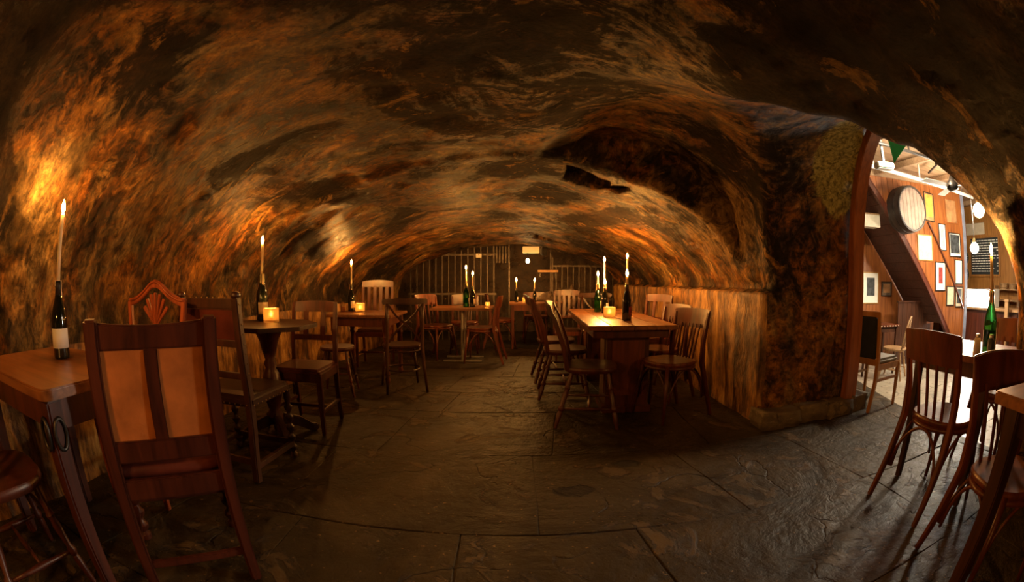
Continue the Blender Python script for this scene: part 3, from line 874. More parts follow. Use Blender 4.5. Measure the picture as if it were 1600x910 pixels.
def kind_slat_chair(mat='wood_mahogany', h=0.93, slats=2, w=0.185, seat='leather_red', crown_=0.012):
    K = Kind(); sz = 0.47
    for s in (-1, 1):
        K.part('rear_post', MB().rect([(s * w, -0.24, 0), (s * w, -0.20, 0.28), (s * w, -0.195, 0.48), (s * w, -0.205, 0.68), (s * w, -0.24, h)], [0.030, 0.034, 0.036, 0.034, 0.030], [0.03, 0.036, 0.040, 0.034, 0.026]), mat, 0.005, True)
        K.part('front_leg', MB().rect([(s * 0.205, 0.19, 0), (s * 0.205, 0.19, sz - 0.03)], [0.028, 0.04], [0.028, 0.04]), mat, 0.004)
        K.part('side_rail', MB().rect([(s * 0.188, -0.19, sz - 0.05), (s * 0.205, 0.19, sz - 0.05)], 0.022, 0.06, (1, 0, 0)), mat, 0.003)
        K.part('side_stretcher', MB().rect([(s * 0.187, -0.215, 0.17), (s * 0.204, 0.19, 0.17)], 0.018, 0.026, (1, 0, 0)), mat, 0.003)
    K.part('seat', MB().box((0, 0.0, sz - 0.012), (0.415, 0.40, 0.05)), seat, 0.018, True)
    K.part('front_rail', MB().box((0, 0.193, sz - 0.05), (0.38, 0.022, 0.06)), mat, 0.003)
    K.part('crest_rail', crest(MB(), 2 * w + 0.03, -0.225, h - 0.075, h, 0.022, 0.025, 10, crown_, 0.012), mat, 0.005, True)
    K.part('mid_rail', crest(MB(), 2 * w, -0.198, 0.635, 0.68, 0.018, 0.02, 8), mat, 0.004, True)
    for k in range(slats):
        x = (-0.5 + (k + 0.5) / slats) * (2 * w) * 0.82
        K.part('slat', MB().rect([(x, -0.212, 0.66), (x, -0.245, h - 0.05)], 0.045, 0.012), mat, 0.003)
    K.part('cross_stretcher', MB().rect([(-0.19, 0.02, 0.17), (0.19, 0.02, 0.17)], 0.024, 0.018, (0, 0, 1)), mat, 0.003)
    return K
def kind_cross_back(mat='wood_dark', h=0.92):
    K = Kind(); sz = 0.46; w = 0.175
    K.part('seat', seat_round(MB(), sz, 0.20, 0.195, 0.032), mat, smooth=True)
    for s in (-1, 1):
        K.part('rear_leg', MB().tube([(s * 0.20, -0.25, 0), (s * 0.185, -0.205, 0.25), (s * w, -0.18, sz), (s * w, -0.20, 0.70), (s * w, -0.235, h - 0.03)], [0.013, 0.016, 0.018, 0.017, 0.015], 10), mat, smooth='all')
        K.part('front_leg', MB().tube([(s * 0.195, 0.19, 0), (s * 0.15, 0.15, sz - 0.02)], [0.012, 0.017], 10), mat, smooth='all')
        K.part('cross_slat', MB().rect([(s * w * 0.9, -0.185, 0.50), (s * 0.08, -0.20, 0.61), (0, -0.21, 0.68 + 0.0), (-s * 0.09, -0.222, 0.76), (-s * w * 0.93, -0.235, h - 0.06)], 0.020, 0.008), mat, 0.002, True)
    K.part('crest_rail', crest(MB(), 2 * w + 0.10, -0.225, h - 0.055, h, 0.026, 0.035, 10, 0.005, 0.0), mat, 0.01, True)
    K.part('foot_ring', MB().tube([(0.183 * math.cos(a), 0.18 * math.sin(a) - 0.01, 0.21) for a in arc(23, 0, 2 * math.pi * 23 / 24)], 0.009, 7, True), mat, smooth='all')
    K.part('seat_ring', MB().tube([(0.185 * math.cos(a), 0.18 * math.sin(a), 0.40) for a in arc(23, 0, 2 * math.pi * 23 / 24)], 0.010, 7, True), mat, smooth='all')
    return K
def kind_carved_chair():
    K = Kind(); sz = 0.47; m = 'wood_cherry'
    # camel-back crest and pierced shell splat
    top = []
    def cx_(u):
        return 1.04 + 0.075 * math.exp(-(u / 0.42) ** 2) - 0.035 * (abs(u) ** 2) + 0.01 * max(0, abs(u) - 0.85) / 0.15
    rows = []
    for i in range(25):
        u = -1 + i / 12; zt = cx_(u); rows.append([V(u * 0.235, -0.235, zt - 0.042), V(u * 0.235, -0.212, zt - 0.042), V(u * 0.235, -0.215, zt), V(u * 0.235, -0.24, zt)])
    cr = K.part('crest_rail', MB().rings(rows), m, 0.004, True)
    K.part('beading', MB().tube([(u * 0.228, -0.211, cx_(u) - 0.012) for u in arc(24, -1, 1)], 0.006, 6), m, smooth='all', under=cr)
    for k in range(7):
        a = math.radians(-54 + 18 * k)
        p0 = V(0, -0.222, 0.86); p1 = V(math.sin(a) * 0.12, -0.224, 0.86 + math.cos(a) * 0.185)
        K.part('splat_rib', MB().rect([p0, p0.lerp(p1, 0.5), p1], [0.008, 0.018, 0.022], 0.016), m, 0.003, True)
    K.part('splat', MB().prism([(-0.05, 0), (0.05, 0), (0.032, 0.12), (0.025, 0.26), (0.045, 0.33), (0.0, 0.36), (-0.045, 0.33), (-0.025, 0.26), (-0.032, 0.12)], (0, -0.213, 0.52), (1, 0, 0), (0, -0.02, 1), 0.014), m, 0.003)
    for s in (-1, 1):
        K.part('rear_post', MB().rect([(s * 0.19, -0.25, 0), (s * 0.19, -0.20, 0.30), (s * 0.19, -0.195, 0.48), (s * 0.20, -0.205, 0.75), (s * 0.225, -0.225, 1.0)], 0.032, 0.03), m, 0.005, True)
        K.part('front_leg', MB().rect([(s * 0.21, 0.20, 0), (s * 0.21, 0.20, sz - 0.03)], [0.028, 0.042], [0.028, 0.042]), m, 0.004)
        K.part('side_rail', MB().rect([(s * 0.192, -0.19, sz - 0.045), (s * 0.21, 0.20, sz - 0.045)], 0.022, 0.06, (1, 0, 0)), m, 0.003)
        K.part('side_stretcher', MB().rect([(s * 0.19, -0.22, 0.16), (s * 0.21, 0.20, 0.16)], 0.016, 0.026, (1, 0, 0)), m, 0.003)
    K.part('front_rail', MB().box((0, 0.20, sz - 0.045), (0.40, 0.022, 0.06)), m, 0.003)
    K.part('seat', MB().box((0, 0.0, sz - 0.005), (0.43, 0.41, 0.05)), 'leather_dark', 0.018, True)
    return K
def kind_padded_chair():
    K = Kind(); sz = 0.43; m = 'wood_pine'
    for s in (-1, 1):
        K.part('rear_post', MB().rect([(s * 0.19, -0.27, 0), (s * 0.19, -0.21, 0.25), (s * 0.19, -0.20, 0.45), (s * 0.19, -0.235, 0.86)], [0.028, 0.034, 0.036, 0.028], [0.032, 0.040, 0.040, 0.028]), m, 0.005, True)
        K.part('front_leg', MB().rect([(s * 0.20, 0.20, 0), (s * 0.20, 0.20, sz - 0.03)], [0.026, 0.036], [0.026, 0.036]), m, 0.004)
        K.part('side_rail', MB().rect([(s * 0.19, -0.19, sz - 0.045), (s * 0.20, 0.20, sz - 0.045)], 0.022, 0.055, (1, 0, 0)), m, 0.003)
        K.part('side_stretcher', MB().rect([(s * 0.19, -0.20, 0.27), (s * 0.20, 0.20, 0.27)], 0.018, 0.024, (1, 0, 0)), m, 0.003)
    K.part('top_rail', MB().box((0, -0.235, 0.835), (0.40, 0.026, 0.05)), m, 0.005)
    K.part('back_rail', MB().box((0, -0.205, 0.43), (0.36, 0.026, 0.06)), m, 0.004)
    K.part('back_pad', MB().box((0, -0.222, 0.635), (0.345, 0.040, 0.36), Matrix.Rotation(math.radians(4.5), 3, 'X')), 'fabric_black', 0.012, True, label='black upholstered back pad')
    K.part('seat', MB().box((0, 0.0, sz + 0.0), (0.40, 0.40, 0.055)), 'fabric_grey', 0.02, True, label='grey upholstered seat pad')
    K.part('front_rail', MB().box((0, 0.20, sz - 0.045), (0.38, 0.022, 0.055)), m, 0.003)
    return K
def kind_stool():
    K = Kind(); m = 'wood_mahogany'
    K.part('seat', seat_round(MB(), 0.47, 0.17, 0.17, 0.035), m, smooth=True)
    for sx in (-1, 1):
        for sy in (-1, 1):
            K.part('leg', MB().turned((sx * 0.17, sy * 0.17, 0), (sx * 0.10, sy * 0.10, 0.445), leg_prof(0.018)), m, smooth=True)
    for s in (-1, 1):
        K.part('stretcher', MB().tube([(s * 0.145, -0.145, 0.16), (s * 0.145, 0.145, 0.16)], 0.009, 7), m, smooth='all')
        K.part('stretcher', MB().tube([(-0.135, s * 0.135, 0.22), (0.135, s * 0.135, 0.22)], 0.009, 7), m, smooth='all')
    return K

K_BISTRO = kind_bistro('wood_red')
K_BISTRO5 = kind_bistro('wood_mahogany', 'wood_red', 6, 0.86, 0.016)
K_WIND = kind_windsor()
K_HOOP = kind_hoop_windsor()
K_SLAT = kind_slat_chair()
K_TALL = kind_slat_chair('wood_red', 1.08, 4, 0.20, 'leather_dark', 0.02)
K_CROSS = kind_cross_back()

kind_panel_chair().place('panel_back_chair', (-1.27, 1.15, 0), face(-0.72, 0.69), 'large dark chair with tan leather back panels, turned away, nearest the camera', 'chair')
kind_carved_chair().place('carved_chair', (-1.90, 1.58, 0), face(0.12, -0.99), 'red wood chair with carved shell crest, peeking over the leather panelled chair', 'chair')
K_WIND.place('windsor_chair', (-1.80, 0.50, 0), face(0.1, 1), 'turned-leg wooden chair pushed under the table at the frame\'s corner', 'chair')
kind_studded_chair().place('studded_chair', (-1.60, 2.19, 0), face(0.03, 1), 'dark leather chair edged with brass studs, facing the pedestal table', 'chair')
K_SLAT.place('slat_back_chair', (-1.54, 3.0, 0), face(0.02, -1), 'two-slat wooden chair on the far side of the pedestal table', 'chair')
kind_stool().place('wooden_stool', (-1.68, 4.02, 0), 0.2, 'round turned-leg stool between the slat-back chair and the turned-leg table', 'stool')
K_CROSS.place('cross_back_chair', (-1.11, 4.37, 0), face(-0.40, 0.92), 'dark bentwood chair with a crossed back at the turned-leg table', 'chair')
K_TALL.place('slat_back_chair', (-1.76, 5.52, 0), face(0.1, -1), 'tall orange-brown chair with four slats against the vault wall', 'chair')
K_BISTRO.place('bentwood_chair', (-1.06, 6.22, 0), face(0.8, -0.6), 'bentwood chair with candle-lit crest beside the steel pedestal table, nearer the vault wall', 'chair')
K_BISTRO.place('bentwood_chair', (-0.40, 5.95, 0), face(-1, 0.1), 'bentwood chair on the aisle side of the steel pedestal table', 'chair')
K_BISTRO5.place('bentwood_chair', (-0.72, 6.72, 0), face(0.05, -1), 'bentwood chair behind the steel pedestal table', 'chair')
K_BISTRO5.place('bentwood_chair', (-0.16, 7.22, 0), face(1, 0.05), 'bentwood chair at the aisle end of the farthest table', 'chair')
K_BISTRO5.place('bentwood_chair', (0.42, 7.86, 0), face(0, -1), 'bentwood chair behind the farthest table, before the iron bars', 'chair')
K_WIND.place('windsor_chair', (0.60, 3.34, 0), face(1, -0.18), 'lath-back wooden chair at the near corner of the long table', 'chair')
K_WIND.place('windsor_chair', (0.50, 4.18, 0), face(1, -0.05), 'lath-back wooden chair midway along the long table\'s aisle side', 'chair')
K_WIND.place('windsor_chair', (0.48, 4.86, 0), face(1, 0.05), 'lath-back wooden chair at the far end of the long table\'s aisle side', 'chair')
K_BISTRO5.place('bentwood_chair', (1.26, 3.36, 0), face(-0.93, -0.36), 'spindle-back bentwood chair by the ochre wall, nearer of the two at the long table', 'chair')
K_BISTRO5.place('bentwood_chair', (1.36, 3.98, 0), face(-0.95, -0.30), 'spindle-back bentwood chair by the ochre wall, second along the long table', 'chair')
K_SLAT.place('slat_back_chair', (1.46, 4.72, 0), face(-0.85, -0.5), 'low slat-back chair by the ochre wall behind the champagne bottle', 'chair')
K_TALL.place('slat_back_chair', (0.78, 6.15, 0), face(0, -1), 'slat-back chair standing in front of the iron bars beyond the long table', 'chair', scale=0.87)
K_CROSS.place('cross_back_chair', (1.10, 5.62, 0), face(0, -1), 'dark bentwood chair at the far head of the long table behind the bottles', 'chair')
K_BISTRO.place('bentwood_chair', (2.15, 1.25, 0), face(1, -0.10), 'red bentwood chair with four flat spindles, its back to the aisle, before the arch table', 'chair')
K_BISTRO.place('bentwood_chair', (1.755, 0.565, 0), face(-0.42, -0.90), 'bentwood chair pushed in at the table cut by the picture edge', 'chair', None, 0.96)
K_BISTRO.place('bentwood_chair', (2.99, 1.27, 0), face(-1, 0.05), 'bentwood chair on the bar side of the arch table behind the green bottle', 'chair')
kind_padded_chair().place('padded_chair', (3.23, 2.90, 0), face(0.99, 0.16), 'light wood chair with black padded back beside the timber post', 'chair')
K_HOOP.place('hoop_back_chair', (5.5, 4.45, FB), face(-0.45, 0.9), 'pale hoop-back stick chair at the small table under the stairs', 'chair')

# ------------------------------------------------------------------ tables
def planks_x(K, x0, x1, y0, y1, z, t, n, mat, along='y', name='plank', bevel=0.004):
    for k in range(n):
        if along == 'y':
            a = x0 + (x1 - x0) * k / n; b_ = x0 + (x1 - x0) * (k + 1) / n
            K.part(name, MB().box(((a + b_) / 2, (y0 + y1) / 2, z - t / 2), (b_ - a - 0.0015, y1 - y0, t)), mat, bevel)
        else:
            a = y0 + (y1 - y0) * k / n; b_ = y0 + (y1 - y0) * (k + 1) / n
            K.part(name, MB().box(((x0 + x1) / 2, (a + b_) / 2, z - t / 2), (x1 - x0, b_ - a - 0.0015, t)), mat, bevel)
def apron(K, x0, x1, y0, y1, z, h, mat, t=0.022):
    K.part('apron', MB().box(((x0 + x1) / 2, y0, z - h / 2), (x1 - x0, t, h)), mat, 0.003)
    K.part('apron', MB().box(((x0 + x1) / 2, y1, z - h / 2), (x1 - x0, t, h)), mat, 0.003)
    K.part('apron', MB().box((x0, (y0 + y1) / 2, z - h / 2), (t, y1 - y0, h)), mat, 0.003)
    K.part('apron', MB().box((x1, (y0 + y1) / 2, z - h / 2), (t, y1 - y0, h)), mat, 0.003)
def rounded_poly(x0, x1, y0, y1, r, n=5):
    p = []
    for cx, cy, a in ((x1 - r, y1 - r, 0), (x0 + r, y1 - r, 90), (x0 + r, y0 + r, 180), (x1 - r, y0 + r, 270)):
        p += [(cx + r * math.cos(math.radians(a + 90 * k / n)), cy + r * math.sin(math.radians(a + 90 * k / n))) for k in range(n + 1)]
    return p

# table under the nearest candle; local origin at the middle of its top's footprint
K = Kind()
K.part('table_top', MB().prism(rounded_poly(-0.45, 0.45, -0.30, 0.30, 0.05), (0, 0, 0.762), (1, 0, 0), (0, 1, 0), 0.038), 'wood_top_x', 0.006, True)
apron(K, -0.38, 0.38, -0.235, 0.235, 0.762, 0.11, 'wood_mahogany')
for sx in (-1, 1):
    for sy in (-1, 1):
        lx = 0.12 if (sx > 0 and sy > 0) else sx * 0.39
        lg = K.part('leg', MB().rect([(lx - 0.01 * sx, sy * 0.235, 0), (lx, sy * 0.24, 0.40), (lx + 0.005 * sx, sy * 0.245, 0.762)], [0.055, 0.068, 0.078], [0.05, 0.062, 0.07]), 'wood_mahogany', 0.008, True)
        if sx > 0 and sy < 0:
            for off, ax in (((sx * 0.437, sy * 0.245, 0.655), 'x'), ((sx * 0.388, sy * 0.282 - 0.006, 0.655), 'y')):
                pts = []
                for a in arc(15, 0, 2 * math.pi * 15 / 16):
                    u, w = 0.026 * math.cos(a), 0.050 * math.sin(a)
                    pts.append((off[0], off[1] + u, off[2] + w) if ax == 'x' else (off[0] + u, off[1], off[2] + w))
                K.part('iron_ring', MB().tube(pts, 0.0075, 7, True), 'iron', smooth='all', under=lg, label='black iron oval pull')
K.place('side_table', (-1.78, 0.93, 0), 0.0, 'brown table with iron pulls on its leg, under the nearest candle', 'table')

# octagonal pedestal table
K = Kind()
r = 0.36
K.part('table_top', MB().prism([(r * math.cos(math.radians(22.5 + 45 * k)) * 1.0, r * 1.05 * math.sin(math.radians(22.5 + 45 * k))) for k in range(8)], (0, 0, 0.78), (1, 0, 0), (0, 1, 0), 0.030), 'wood_dark', 0.005, True)
K.part('column', MB().lathe([(0.0, 0.10), (0.06, 0.10), (0.065, 0.16), (0.04, 0.20), (0.055, 0.25), (0.075, 0.33), (0.080, 0.38), (0.060, 0.46), (0.038, 0.50), (0.050, 0.53), (0.036, 0.56), (0.055, 0.62), (0.070, 0.69), (0.10, 0.75), (0.13, 0.78), (0.0, 0.78)], n=20), 'wood_mahogany', smooth='all')
for k in range(4):
    a = math.radians(45 + 90 * k); c, s = math.cos(a), math.sin(a)
    K.part('foot', MB().rect([(0.05 * c, 0.05 * s, 0.13), (0.18 * c, 0.18 * s, 0.09), (0.28 * c, 0.28 * s, 0.03), (0.33 * c, 0.33 * s, 0.028)], [0.06, 0.058, 0.05, 0.05], [0.08, 0.07, 0.055, 0.05], (-s, c, 0)), 'wood_dark', 0.008, True)
K.place('pedestal_table', (-1.67, 2.70, 0), 0.0, 'dark octagonal table on a turned pedestal between the studded and two-slat chairs', 'table')

# turned-leg table
K = Kind()
planks_x(K, -0.38, 0.38, -0.37, 0.37, 0.735, 0.03, 4, 'wood_top', 'y')
apron(K, -0.30, 0.30, -0.29, 0.29, 0.705, 0.10, 'wood_red')
for sx in (-1, 1):
    for sy in (-1, 1):
        K.part('leg', MB().turned((sx * 0.30, sy * 0.29, 0), (sx * 0.30, sy * 0.29, 0.705), [(0, 0.022), (0.06, 0.030), (0.10, 0.020), (0.14, 0.032), (0.18, 0.022), (0.5, 0.034), (0.66, 0.028), (0.70, 0.038), (0.73, 0.028), (0.78, 0.038), (0.80, 0.042), (1, 0.042)], 12), 'wood_red', smooth=True)
K.place('turned_leg_table', (-1.62, 4.82, 0), 0.0, 'square brown table with turned legs beside the crossed-back chair', 'table')

# steel pedestal table
K = Kind()
planks_x(K, -0.41, 0.41, -0.31, 0.31, 0.73, 0.032, 3, 'wood_top_x', 'x')
for s in (-1, 1):
    K.part('post', MB().tube([(0, s * 0.17, 0.02), (0, s * 0.17, 0.70)], 0.020, 10), 'steel', smooth=True)
    K.part('foot_bar', MB().box((0, s * 0.17, 0.014), (0.52, 0.05, 0.022)), 'steel', 0.004)
K.part('bearer', MB().box((0, 0, 0.688), (0.06, 0.46, 0.02)), 'iron', 0.002)
K.place('pedestal_table', (-0.66, 6.06, 0), 0.0, 'small wooden table on twin steel posts with two lit bottles', 'table')

# farthest table
K = Kind()
planks_x(K, -0.44, 0.44, -0.30, 0.30, 0.73, 0.03, 3, 'wood_top_x', 'x')
apron(K, -0.38, 0.38, -0.25, 0.25, 0.70, 0.09, 'wood_red')
for sx in (-1, 1):
    for sy in (-1, 1):
        K.part('leg', MB().rect([(sx * 0.39, sy * 0.255, 0), (sx * 0.39, sy * 0.255, 0.70)], [0.035, 0.05], [0.035, 0.05]), 'wood_mahogany', 0.004)
K.place('dining_table', (0.40, 7.28, 0), 0.0, 'farthest wooden table with two candles before the iron bars', 'table')

# long table on panelled box pedestals
K = Kind()
planks_x(K, -0.36, 0.36, -1.0, 1.0, 0.75, 0.035, 4, 'wood_top', 'y')
apron(K, -0.30, 0.30, -0.90, 0.90, 0.715, 0.07, 'wood_mahogany')
for s in (-1, 1):
    bx = K.part('pedestal', MB().box((0, s * 0.62, 0.345), (0.36, 0.34, 0.69)), 'wood_mahogany', 0.006)
    for q, (c, sz_) in enumerate((((0, s * 0.62 - 0.174, 0.38), (0.28, 0.012, 0.46)), ((0.184, s * 0.62, 0.38), (0.012, 0.22, 0.46)), ((-0.184, s * 0.62, 0.38), (0.012, 0.22, 0.46)))):
        K.part('panel', MB().box(c, sz_), 'wood_red', 0.004, under=bx)
    K.part('plinth', MB().box((0, s * 0.62, 0.03), (0.42, 0.38, 0.06)), 'wood_mahogany', 0.006)
K.place('long_table', (0.98, 4.30, 0), math.radians(-2.5), 'long brown table on panelled boxes beside the ochre wall', 'table')

# table at the picture's edge
K = Kind()
K.part('table_top', MB().prism(rounded_poly(0, 0.85, -0.80, 0, 0.012, 3), (0, 0, 0.762), (1, 0, 0), (0, 1, 0), 0.038), 'wood_top_x', 0.005, True)
apron(K, 0.08, 0.77, -0.72, -0.08, 0.762, 0.09, 'wood_dark')
for x in (0.075, 0.775):
    for y in (-0.075, -0.725):
        K.part('leg', MB().rect([(x, y, 0), (x, y, 0.762)], [0.055, 0.07], [0.055, 0.07]), 'wood_dark', 0.006)
K.place('dining_table', (1.385, 0.60, 0), math.radians(-12), 'dark-legged table cut off by the picture edge, before the bentwood chairs', 'table')

# table standing in the arch
K = Kind()
K.part('table_top', MB().prism(rounded_poly(-0.32, 0.32, -0.31, 0.31, 0.03), (0, 0, 0.728), (1, 0, 0), (0, 1, 0), 0.032), 'wood_top_x', 0.005, True)
apron(K, -0.27, 0.27, -0.26, 0.26, 0.728, 0.08, 'wood_dark')
for sx in (-1, 1):
    for sy in (-1, 1):
        K.part('leg', MB().rect([(sx * 0.275, sy * 0.265, 0), (sx * 0.275, sy * 0.265, 0.728)], [0.035, 0.048], [0.035, 0.048]), 'wood_dark', 0.004)
K.place('dining_table', (2.49, 1.30, 0), 0.0, 'small table in the arch holding the green bottle', 'table')

# small table under the stairs
K = Kind()
K.part('table_top', MB().box((0, 0, 0.735), (0.80, 0.45, 0.03)), 'wood_red', 0.005)
apron(K, -0.34, 0.34, -0.18, 0.18, 0.72, 0.08, 'wood_dark')
for sx in (-1, 1):
    for sy in (-1, 1):
        K.part('leg', MB().rect([(sx * 0.345, sy * 0.185, 0), (sx * 0.345, sy * 0.185, 0.72)], [0.03, 0.045], [0.03, 0.045]), 'wood_dark', 0.004)
for k in range(12):
    K.part('stud', MB().box((-0.36 + 0.065 * k, -0.229, 0.735), (0.018, 0.008, 0.018)), 'ceramic', 0.002)
K.place('side_table', (5.45, 4.90, FB), math.radians(-10), 'small table with a beaded edge under the stairs', 'table')

# ------------------------------------------------------------------ bottles, candles, tealights
def kind_bottle(gl, label='paper_white', foil='foil_black', drips=True, seed=1):
    K = Kind(); rnd = random.Random(seed)
    prof = [(0.0, 0.004), (0.030, 0.0), (0.041, 0.003), (0.043, 0.012), (0.043, 0.155), (0.041, 0.178), (0.034, 0.205), (0.024, 0.232), (0.0175, 0.258), (0.015, 0.285), (0.0165, 0.290), (0.0165, 0.312), (0.013, 0.315), (0.0, 0.311)]
    K.part('body', MB().lathe(prof, n=24), gl, smooth='all')
    if label:
        K.part('label', MB().lathe([(0.0436, 0.045), (0.0438, 0.045), (0.0438, 0.125), (0.0436, 0.125)], n=14, a0=-2.6, a1=0.0), label, smooth='all')
    K.part('foil', MB().lathe([(0.0180, 0.258), (0.0157, 0.285), (0.0172, 0.290), (0.0172, 0.308)], n=20), foil, smooth='all')
    if drips:
        for k in range(5):
            a = rnd.uniform(0, 6.28); l = rnd.uniform(0.02, 0.08)
            c, s = math.cos(a), math.sin(a)
            def rad(z):
                return float(np.interp(z, [0.178, 0.205, 0.232, 0.258, 0.285, 0.316], [0.041, 0.034, 0.024, 0.0178, 0.0155, 0.0155]))
            zs = [0.317 - l * t for t in arc(5, 0, 1)]
            K.part('wax_drip', MB().tube([((rad(z) + 0.001) * c, (rad(z) + 0.001) * s, z) for z in zs], [0.0035, 0.003, 0.0028, 0.003, 0.0042, 0.001], 6), 'wax', smooth='all')
    return K
K_DARK = kind_bottle('glass_dark', 'paper_white', 'foil_black', True, 3)
K_GOLD = kind_bottle('glass_dark', 'paper', 'foil_gold', True, 5)
K_GREEN = kind_bottle('glass_green', 'paper', 'foil_gold', True, 8)
K_CHAMP = kind_bottle('glass_dark', 'photo_red', 'foil_black', False, 9)
def make_candle(loc, h, lean, label, fl='flame'):
    K = Kind(); r = 0.0105
    top = V(lean[0] * h, lean[1] * h, h)
    K.part('wax_stick', MB().tube([(0, 0, 0), top * 0.35, top * 0.7, top * 0.97, top], [r * 1.05, r, r * 0.97, r * 0.95, r * 0.6], 12), 'wax', smooth='all')
    K.part('wick', MB().tube([top, top + V(0.001, 0, 0.010)], 0.0011, 5), 'wick')
    fp = [(0.0, 0.003), (0.006, 0.008), (0.0098, 0.015), (0.0102, 0.022), (0.0080, 0.033), (0.0042, 0.045), (0.0, 0.058)]
    K.part('flame', MB().lathe(fp, top, 10), fl, smooth='all')
    return K.place('candle', loc, 0.0, label, 'candle', 'lit candles stuck in bottles')
BOT = [  # x, y, z, kind, scale, rotation, candle height, lean, where
    (-1.83, 1.02, 0.80, K_DARK, 1.0, 0.7, 0.275, (0.02, 0.03), 'bottle with a white label on the side table, nearest the camera'),
    (-1.83, 2.88, 0.81, K_GOLD, 1.08, 0.9, 0.225, (0.01, 0), 'gold-necked bottle on the octagonal table'),
    (-1.86, 4.93, 0.735, K_DARK, 0.98, 1.2, 0.235, (0, 0.01), 'dark bottle on the turned-leg table'),
    (-0.62, 6.02, 0.73, K_GREEN, 1.0, 1.9, 0.195, (0, 0), 'green bottle on the twin-post table'),
    (-0.53, 6.00, 0.73, K_GOLD, 0.9, 1.4, 0.145, (0.01, 0), 'smaller dark bottle beside the green one on the twin-post table'),
    (0.07, 7.30, 0.73, K_DARK, 0.72, 1.5, 0.115, (0, 0), 'small bottle at the aisle end of the farthest table'),
    (0.37, 7.30, 0.73, K_DARK, 0.72, 1.5, 0.115, (0, 0), 'small bottle midway along the farthest table'),
    (0.985, 3.74, 0.75, K_CHAMP, 0.98, 1.2, 0.075, (0, 0), 'black champagne bottle with a red label, nearest on the long table'),
    (1.22, 4.62, 0.75, K_DARK, 1.0, 1.2, 0.265, (0, 0), 'dark bottle by the ochre wall on the long table, with the tallest candle there'),
    (1.02, 4.86, 0.75, K_GOLD, 1.0, 1.2, 0.235, (0, 0), 'gold-necked bottle farthest along the long table'),
    (0.93, 4.78, 0.75, K_GREEN, 0.95, 1.6, 0.09, (0, 0), 'green bottle in the cluster on the long table'),
    (0.97, 4.60, 0.75, K_DARK, 0.85, 1.2, 0.035, (0, 0), 'squat dark bottle with a stub of candle on the long table'),
    (2.27, 1.07, 0.76, K_GREEN, 1.0, 2.4, 0.17, (0.02, 0.01), 'bright green bottle on the arch table'),
    ]
for x, y, z, KB, s, rz, ch, lean, where in BOT:
    KB.place('wine_bottle', (x, y, z), rz, where, 'bottle', 'bottles used as candle holders', s)
    make_candle((x, y, z + 0.3145 * s), ch, lean, 'lit candle in the ' + where.replace(', nearest the camera', '').replace(', with the tallest candle there', '').replace(', nearest on', ' on').replace('bottle with a white label', 'white-labelled bottle').replace(' with a red label', '').replace(' with a stub of candle', ''))
# unseen table and candles added behind the camera to light the near vault and chair
for k, (x, y) in enumerate(((-1.30, -0.80),)):
    K = Kind()
    K.part('table_top', MB().box((0, 0, 0.75), (0.7, 0.7, 0.035)), 'wood_top', 0.005)
    for sx in (-1, 1):
        for sy in (-1, 1):
            K.part('leg', MB().rect([(sx * 0.3, sy * 0.3, 0), (sx * 0.3, sy * 0.3, 0.735)], 0.045, 0.045), 'wood_dark', 0.004)
    side = ('vault wall', 'arch')[k]
    K.place('dining_table', (x, y, 0), 0.0, 'added unseen brown table behind the camera on the %s side' % side, 'table')
    for j, (dx, dy) in enumerate(((0.05, 0.22), (0.2, 0.1))):
        KB = (K_DARK, K_GREEN)[j]; nm = ('dark', 'green')[j]
        KB.place('wine_bottle', (x + dx, y + dy, 0.7675), 1.0, '%s added bottle on the unseen table behind the camera, %s side' % (nm, side), 'bottle', 'bottles used as candle holders')
        make_candle((x + dx, y + dy, 0.7675 + 0.3145), 0.2, (0, 0), 'added lit cream candle in the %s bottle behind the camera, %s side' % (nm, side))
def kind_tealight(s=0.085, h=0.085):
    K = Kind(); t = 0.006; a = s / 2
    g = MB()
    outer = rounded_poly(-a, a, -a, a, 0.012, 3); inner = rounded_poly(-a + t, a - t, -a + t, a - t, 0.008, 3)
    n = len(outer)
    rings = [[V(x, y, 0.0) for x, y in outer], [V(x, y, h) for x, y in outer], [V(x, y, h) for x, y in inner], [V(x, y, 0.012) for x, y in inner]]
    vs = [p for r_ in rings for p in r_]; fs = []
    for i in range(3):
        for j in range(n):
            k = (j + 1) % n; fs.append((i * n + j, i * n + k, (i + 1) * n + k, (i + 1) * n + j))
    fs += [tuple(range(n)), tuple(3 * n + j for j in range(n))]
    g.add(vs, fs)
    K.part('glass_cup', g, 'glass_frosted', smooth=True)
    K.part('tealight', MB().lathe([(0.0, 0.0125), (0.018, 0.0125), (0.018, 0.027), (0.0, 0.027)], n=16), 'wax', smooth=True)
    K.part('flame', MB().lathe([(0.0, 0.032), (0.006, 0.040), (0.0065, 0.046), (0.004, 0.058), (0.0, 0.068)], n=8), 'flame_small', smooth='all')
    return K
K_TEA = kind_tealight()
for x, y, z, s, where in ((-1.70, 2.80, 0.81, 1.15, 'octagonal table beside its bottle'), (-1.74, 4.90, 0.735, 1.15, 'turned-leg table'), (-0.33, 6.02, 0.73, 0.75, 'twin-post table'),
                          (0.21, 7.28, 0.73, 0.9, 'farthest table between two candles'), (0.915, 4.12, 0.75, 1.1, 'long table behind the champagne bottle')):
    K_TEA.place('tealight_holder', (x, y, z), 0.15, 'square glass tealight glowing on the ' + where, 'tealight', 'glass tealights', s)
K = Kind()
K.part('glass', MB().lathe([(0.0, 0.0), (0.026, 0.0), (0.029, 0.006), (0.029, 0.085), (0.024, 0.095), (0.024, 0.11), (0.0, 0.11)], n=16), 'glass_clear', smooth='all')
K.part('sauce', MB().lathe([(0.0, 0.004), (0.024, 0.004), (0.024, 0.06), (0.0, 0.06)], n=12), 'leather_tan', smooth=True)
K.place('glass_jar', (-1.95, 4.88, 0.735), 0, 'small clear jar beside the bottle on the turned-leg table', 'jar')
